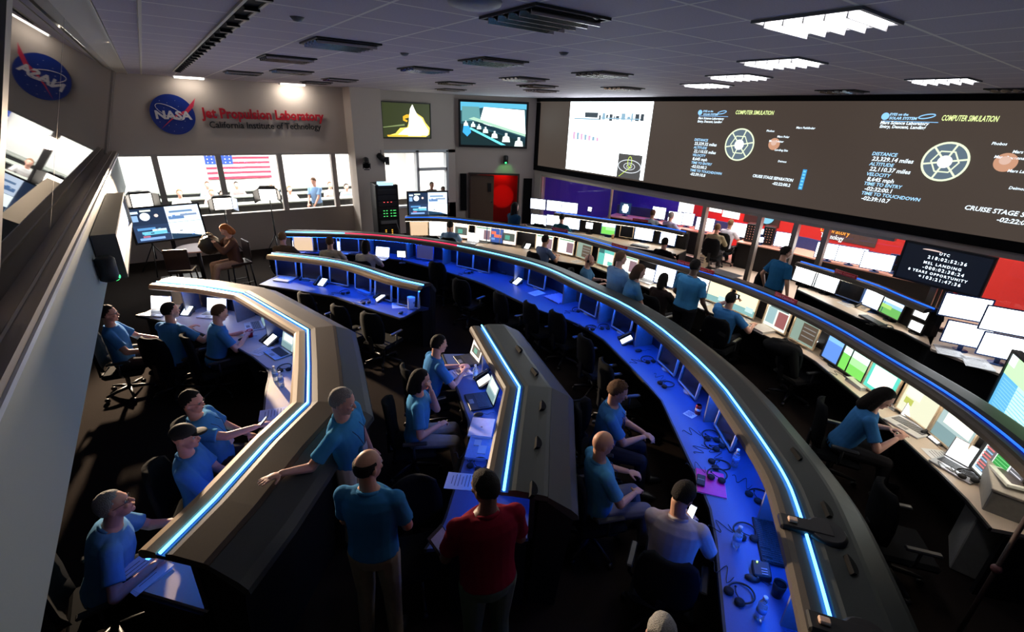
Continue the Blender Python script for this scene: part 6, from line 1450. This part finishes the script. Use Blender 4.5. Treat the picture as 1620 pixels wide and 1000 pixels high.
# far end of the long row
person('person in a brown jacket seated at the far end of the long row', 447, 376, 'D', shirt=(.16, .10, .06), hcol='lightbrown', lod=2, sleeve='long', hair='short', lean=.1) if False else None
def pr(label, px, py, row, turn=0.0, **k):
    z = .9; p = az(px, py, 1.2 if k.get('pose', 'sit') == 'sit' else 1.65); d = rowdir(row, p) if isinstance(row, str) else Vector(row)
    d = Matrix.Rotation(turn, 2) @ Vector((d[0], d[1])); return person(label, px, py, d, **k)
pr('person in a brown jacket seated at the far end of the long row', 447, 376, 'D', shirt=(.16, .10, .06), hcol='lightbrown', lod=2, sleeve='long')
pr('brown-haired person in a tan shirt seated second from the far end of the long row', 522, 383, 'D', .1, shirt=(.62, .52, .36), hcol='brown', lod=1)
pr('person in a white shirt seated with dark hair left of the glowing reading lamp', 579, 389, 'D', .1, shirt=(.68, .62, .55), hcol='dark', lod=1, hair='bob')
# second row
pr('person in a pale blue shirt seated at the far end of the second row', 712, 357, 'E', .2, shirt=LBLUE, hcol='dark', lod=2)
pr('person with short dark hair seated in grey-blue by the cream screens', 863, 380, 'E', -.3, shirt=(.14, .20, .36), hcol='dark', skin='tan', lod=1, lean=.15)
pr('bald person seated with a headset in a blue polo', 932, 412, 'E', -1.0, shirt=(.08, .22, .40), hair='none', hcol='grey', lod=1, headset_=True, lean=.1, hands=((-.12, .36, .8), (.15, .36, .78)))
pr('tall person standing with brown hair in a pale blue shirt, seen from behind', 982, 409, 'E', -.2, pose='stand', shirt=LBLUE, pants=DK, hcol='lightbrown', lod=1, hy=-.2, bulk=1.1, hands=((-.15, .30, 1.0), (.15, .30, 1.0)))
pr('brown-haired person standing bent toward the screens beside the tall one', 1011, 430, 'E', -.5, pose='stand', shirt=(.10, .26, .46), pants=DK, hcol='brown', hair='bob', lod=1, hp=.2, lean=.25, hands=((-.12, .38, .86), (.15, .38, .86)), scale=.97)
pr('person with dark hair tied back seated in dark clothes in front of the bright monitor', 1050, 443, 'E', 0, shirt=(.03, .02, .02), hcol='dark', hair='bob', skin='tan', lod=1)
pr('large person standing with black hair in a blue polo, seen from behind', 1100, 422, 'E', .0, pose='stand', shirt=BLUE2, pants=DK, hcol='dark', skin='dark', lod=1, bulk=1.3, hands=((-.26, .22, .95), (.26, .22, .95)))
t_, hw, _ = pr('person seated in a blue polo holding up a small camera beside the yellow monitor', 1156, 474, 'E', .35, shirt=BLUE, hcol='dark', lod=1, lean=.12, hands=((-.06, .32, 1.12), (.35, .34, .80)), curl=.8)
b = MB(); b.box((0, 0, 0), (.10, .035, .07), bev=.006); p = hw[0] + Vector((0, 0, .05)); t = thing('camera', 'small dark camera held up beside the yellow monitor', 'camera', tuple(p), rzof(rowdir('E', p))); b.build('body', M_BLACK, t); b = MB(); b.cyl((0, .015, 0), (0, .045, 0), .022); b.build('camera_lens', M_BLACK, t); screen('display', 'white', .06, .045, frame((0, -.019, 0), (1, 0, 0), (0, 0, 1)), t)
pr('person standing in a dark blue shirt with arms down in front of the glass door', 1243, 400, 'E', -.25, pose='stand', shirt=(.02, .13, .30), pants=DK, hcol='dark', skin='tan', lod=1, hy=-.3, hands=((-.26, .02, .92), (.27, .10, .84)), bulk=1.08)
pr('person with long dark hair seated typing on the white laptop in a blue polo', 1396, 630, 'E', -.45, shirt=BLUE, pants=DK, hcol='dark', hair='long', skin='fair', lod=0, lean=.32, hp=.45, hands=((-.08, .40, .80), (.12, .42, .80)))
pr('dark-haired person standing with folded arms near the red doorway, in a blue shirt', 815, 328, (.90, .1), 0, pose='stand', shirt=(.02, .08, .14), pants=DK, hcol='dark', hair='long', lod=1, hands=((.10, .22, 1.18), (-.08, .24, 1.15)), curl=.6)
# rear row and side room
pr('dark-haired person seated in teal at the stacked white monitors', 889, 345, (.9, .45), 0, shirt=(.02, .09, .13), hcol='dark', lod=2, zplus=.0)
pr('person seated in black as a silhouette before the last rear monitor', 1052, 384, 'F', 0, shirt=(.006, .006, .008), hcol='dark', lod=2)
pr('person in pale clothes seated beyond the glass by the white screens', 1033, 338, (.9, .2), 0, shirt=(.45, .6, .7), hcol='brown', lod=2, skin='tan')
pr('grey-haired person seated in a lilac shirt left of the dark pillar beyond the glass', 1062, 342, (.9, .25), -.3, shirt=(.5, .5, .75), hcol='saltgrey', lod=2)
pr('bald person seated in a white shirt beyond the glass door', 1156, 354, (.9, .25), -.2, shirt=(.72, .74, .85), hcol='lightbrown', hair='thin', lod=2, skin='tan')
pr('person in an olive jacket seated beside the white-shirted one beyond the glass', 1135, 361, (.9, .3), 0, shirt=(.30, .27, .18), hcol='lightbrown', lod=2, sleeve='long')
# interview corner
person('red-haired person sitting on a high chair in the interview corner holding a dark bag', 357, 364, (-.97, -.20), 'sit', shirt=(.14, .07, .05), pants=(.45, .28, .2), hair='bob', hcol='red', lod=1, lean=.12, hp=.55, hands=((-.08, .36, .98), (.10, .34, .96)), sleeve='long', chair_=False, zplus=.22)
c = az(357, 364, 1.42); place('stool', stool, (c.x + .12, c.y + .02, 0), rzof((-.97, -.20)), 'high chair under the red-haired person')
p = Vector((c.x - .34, c.y - .02, 0)); t = thing('dark_bag', 'dark crumpled bag on the edge of the round high table', 'bag', (p.x, p.y, .955), .3)
b = MB(); b.ell((0, 0, .19), (.20, .14, .19), n=18, m=12, fn=lambda d: 1 + .13 * math.sin(5 * d.x + 7 * d.z) * math.cos(6 * d.y)); b.build('bag_body', mat('bag_dark', (.03, .025, .018), .5, var=.3), t); b = MB(); b.tube([(.12 * math.cos(a), 0, .30 + .14 * math.sin(a)) for a in np.linspace(0, PI, 12)], .012, 6); b.build('handle', mat('bag_tan', (.35, .26, .15), .5), t)
# visitor room people
person('person standing in a pale blue shirt behind the sign-wall window', 496, 287, (-.65, -.75), 'stand', shirt=(.25, .42, .72), pants=(.10, .12, .13), hcol='brown', lod=2, lean=.10, hp=.4, hands=((-.10, .34, .95), (.12, .34, .98)))
for i, (px, py, sh_, hc, lb) in enumerate([(328, 293, (.30, .42, .6), 'brown', 'visitor seated in pale blue under the left part of the flag'), (374, 293, (.25, .2, .2), 'dark', 'visitor with dark hair seated just right of the second window post'), (335, 306, (.6, .4, .35), 'lightbrown', 'visitor with fair hair seated in the nearer row under the flag'), (428, 290, (.35, .45, .6), 'grey', 'visitor with pale hair seated right of the flag'), (458, 300, (.6, .5, .45), 'lightbrown', 'visitor seated left of the standing man behind the glass'), (522, 293, (.6, .45, .4), 'brown', 'visitor seated right of the standing man behind the glass'), (352, 308, (.2, .2, .2), 'dark', 'visitor with dark hair seated low between two window posts'), (548, 296, (.3, .4, .55), 'dark', 'visitor seated at the right end of the window band'), (284, 306, (.5, .5, .5), 'lightbrown', 'visitor seated near the glare at the left of the window band')]):
    person(lb, px, py, (0, -1), shirt=sh_, hcol=hc, lod=2, chair_=False, seat_h=0.0)
person('dark silhouette of a person standing behind the far window next to the column', 683, 293, (0, -1), 'stand', shirt=(.01, .01, .012), hcol='dark', skin='dark', lod=2, scale=.9)
person('dark silhouette of a shorter person at the right edge of the far window', 701, 300, (0, -1), 'stand', shirt=(.03, .01, .012), hcol='dark', skin='dark', lod=2, scale=.86)
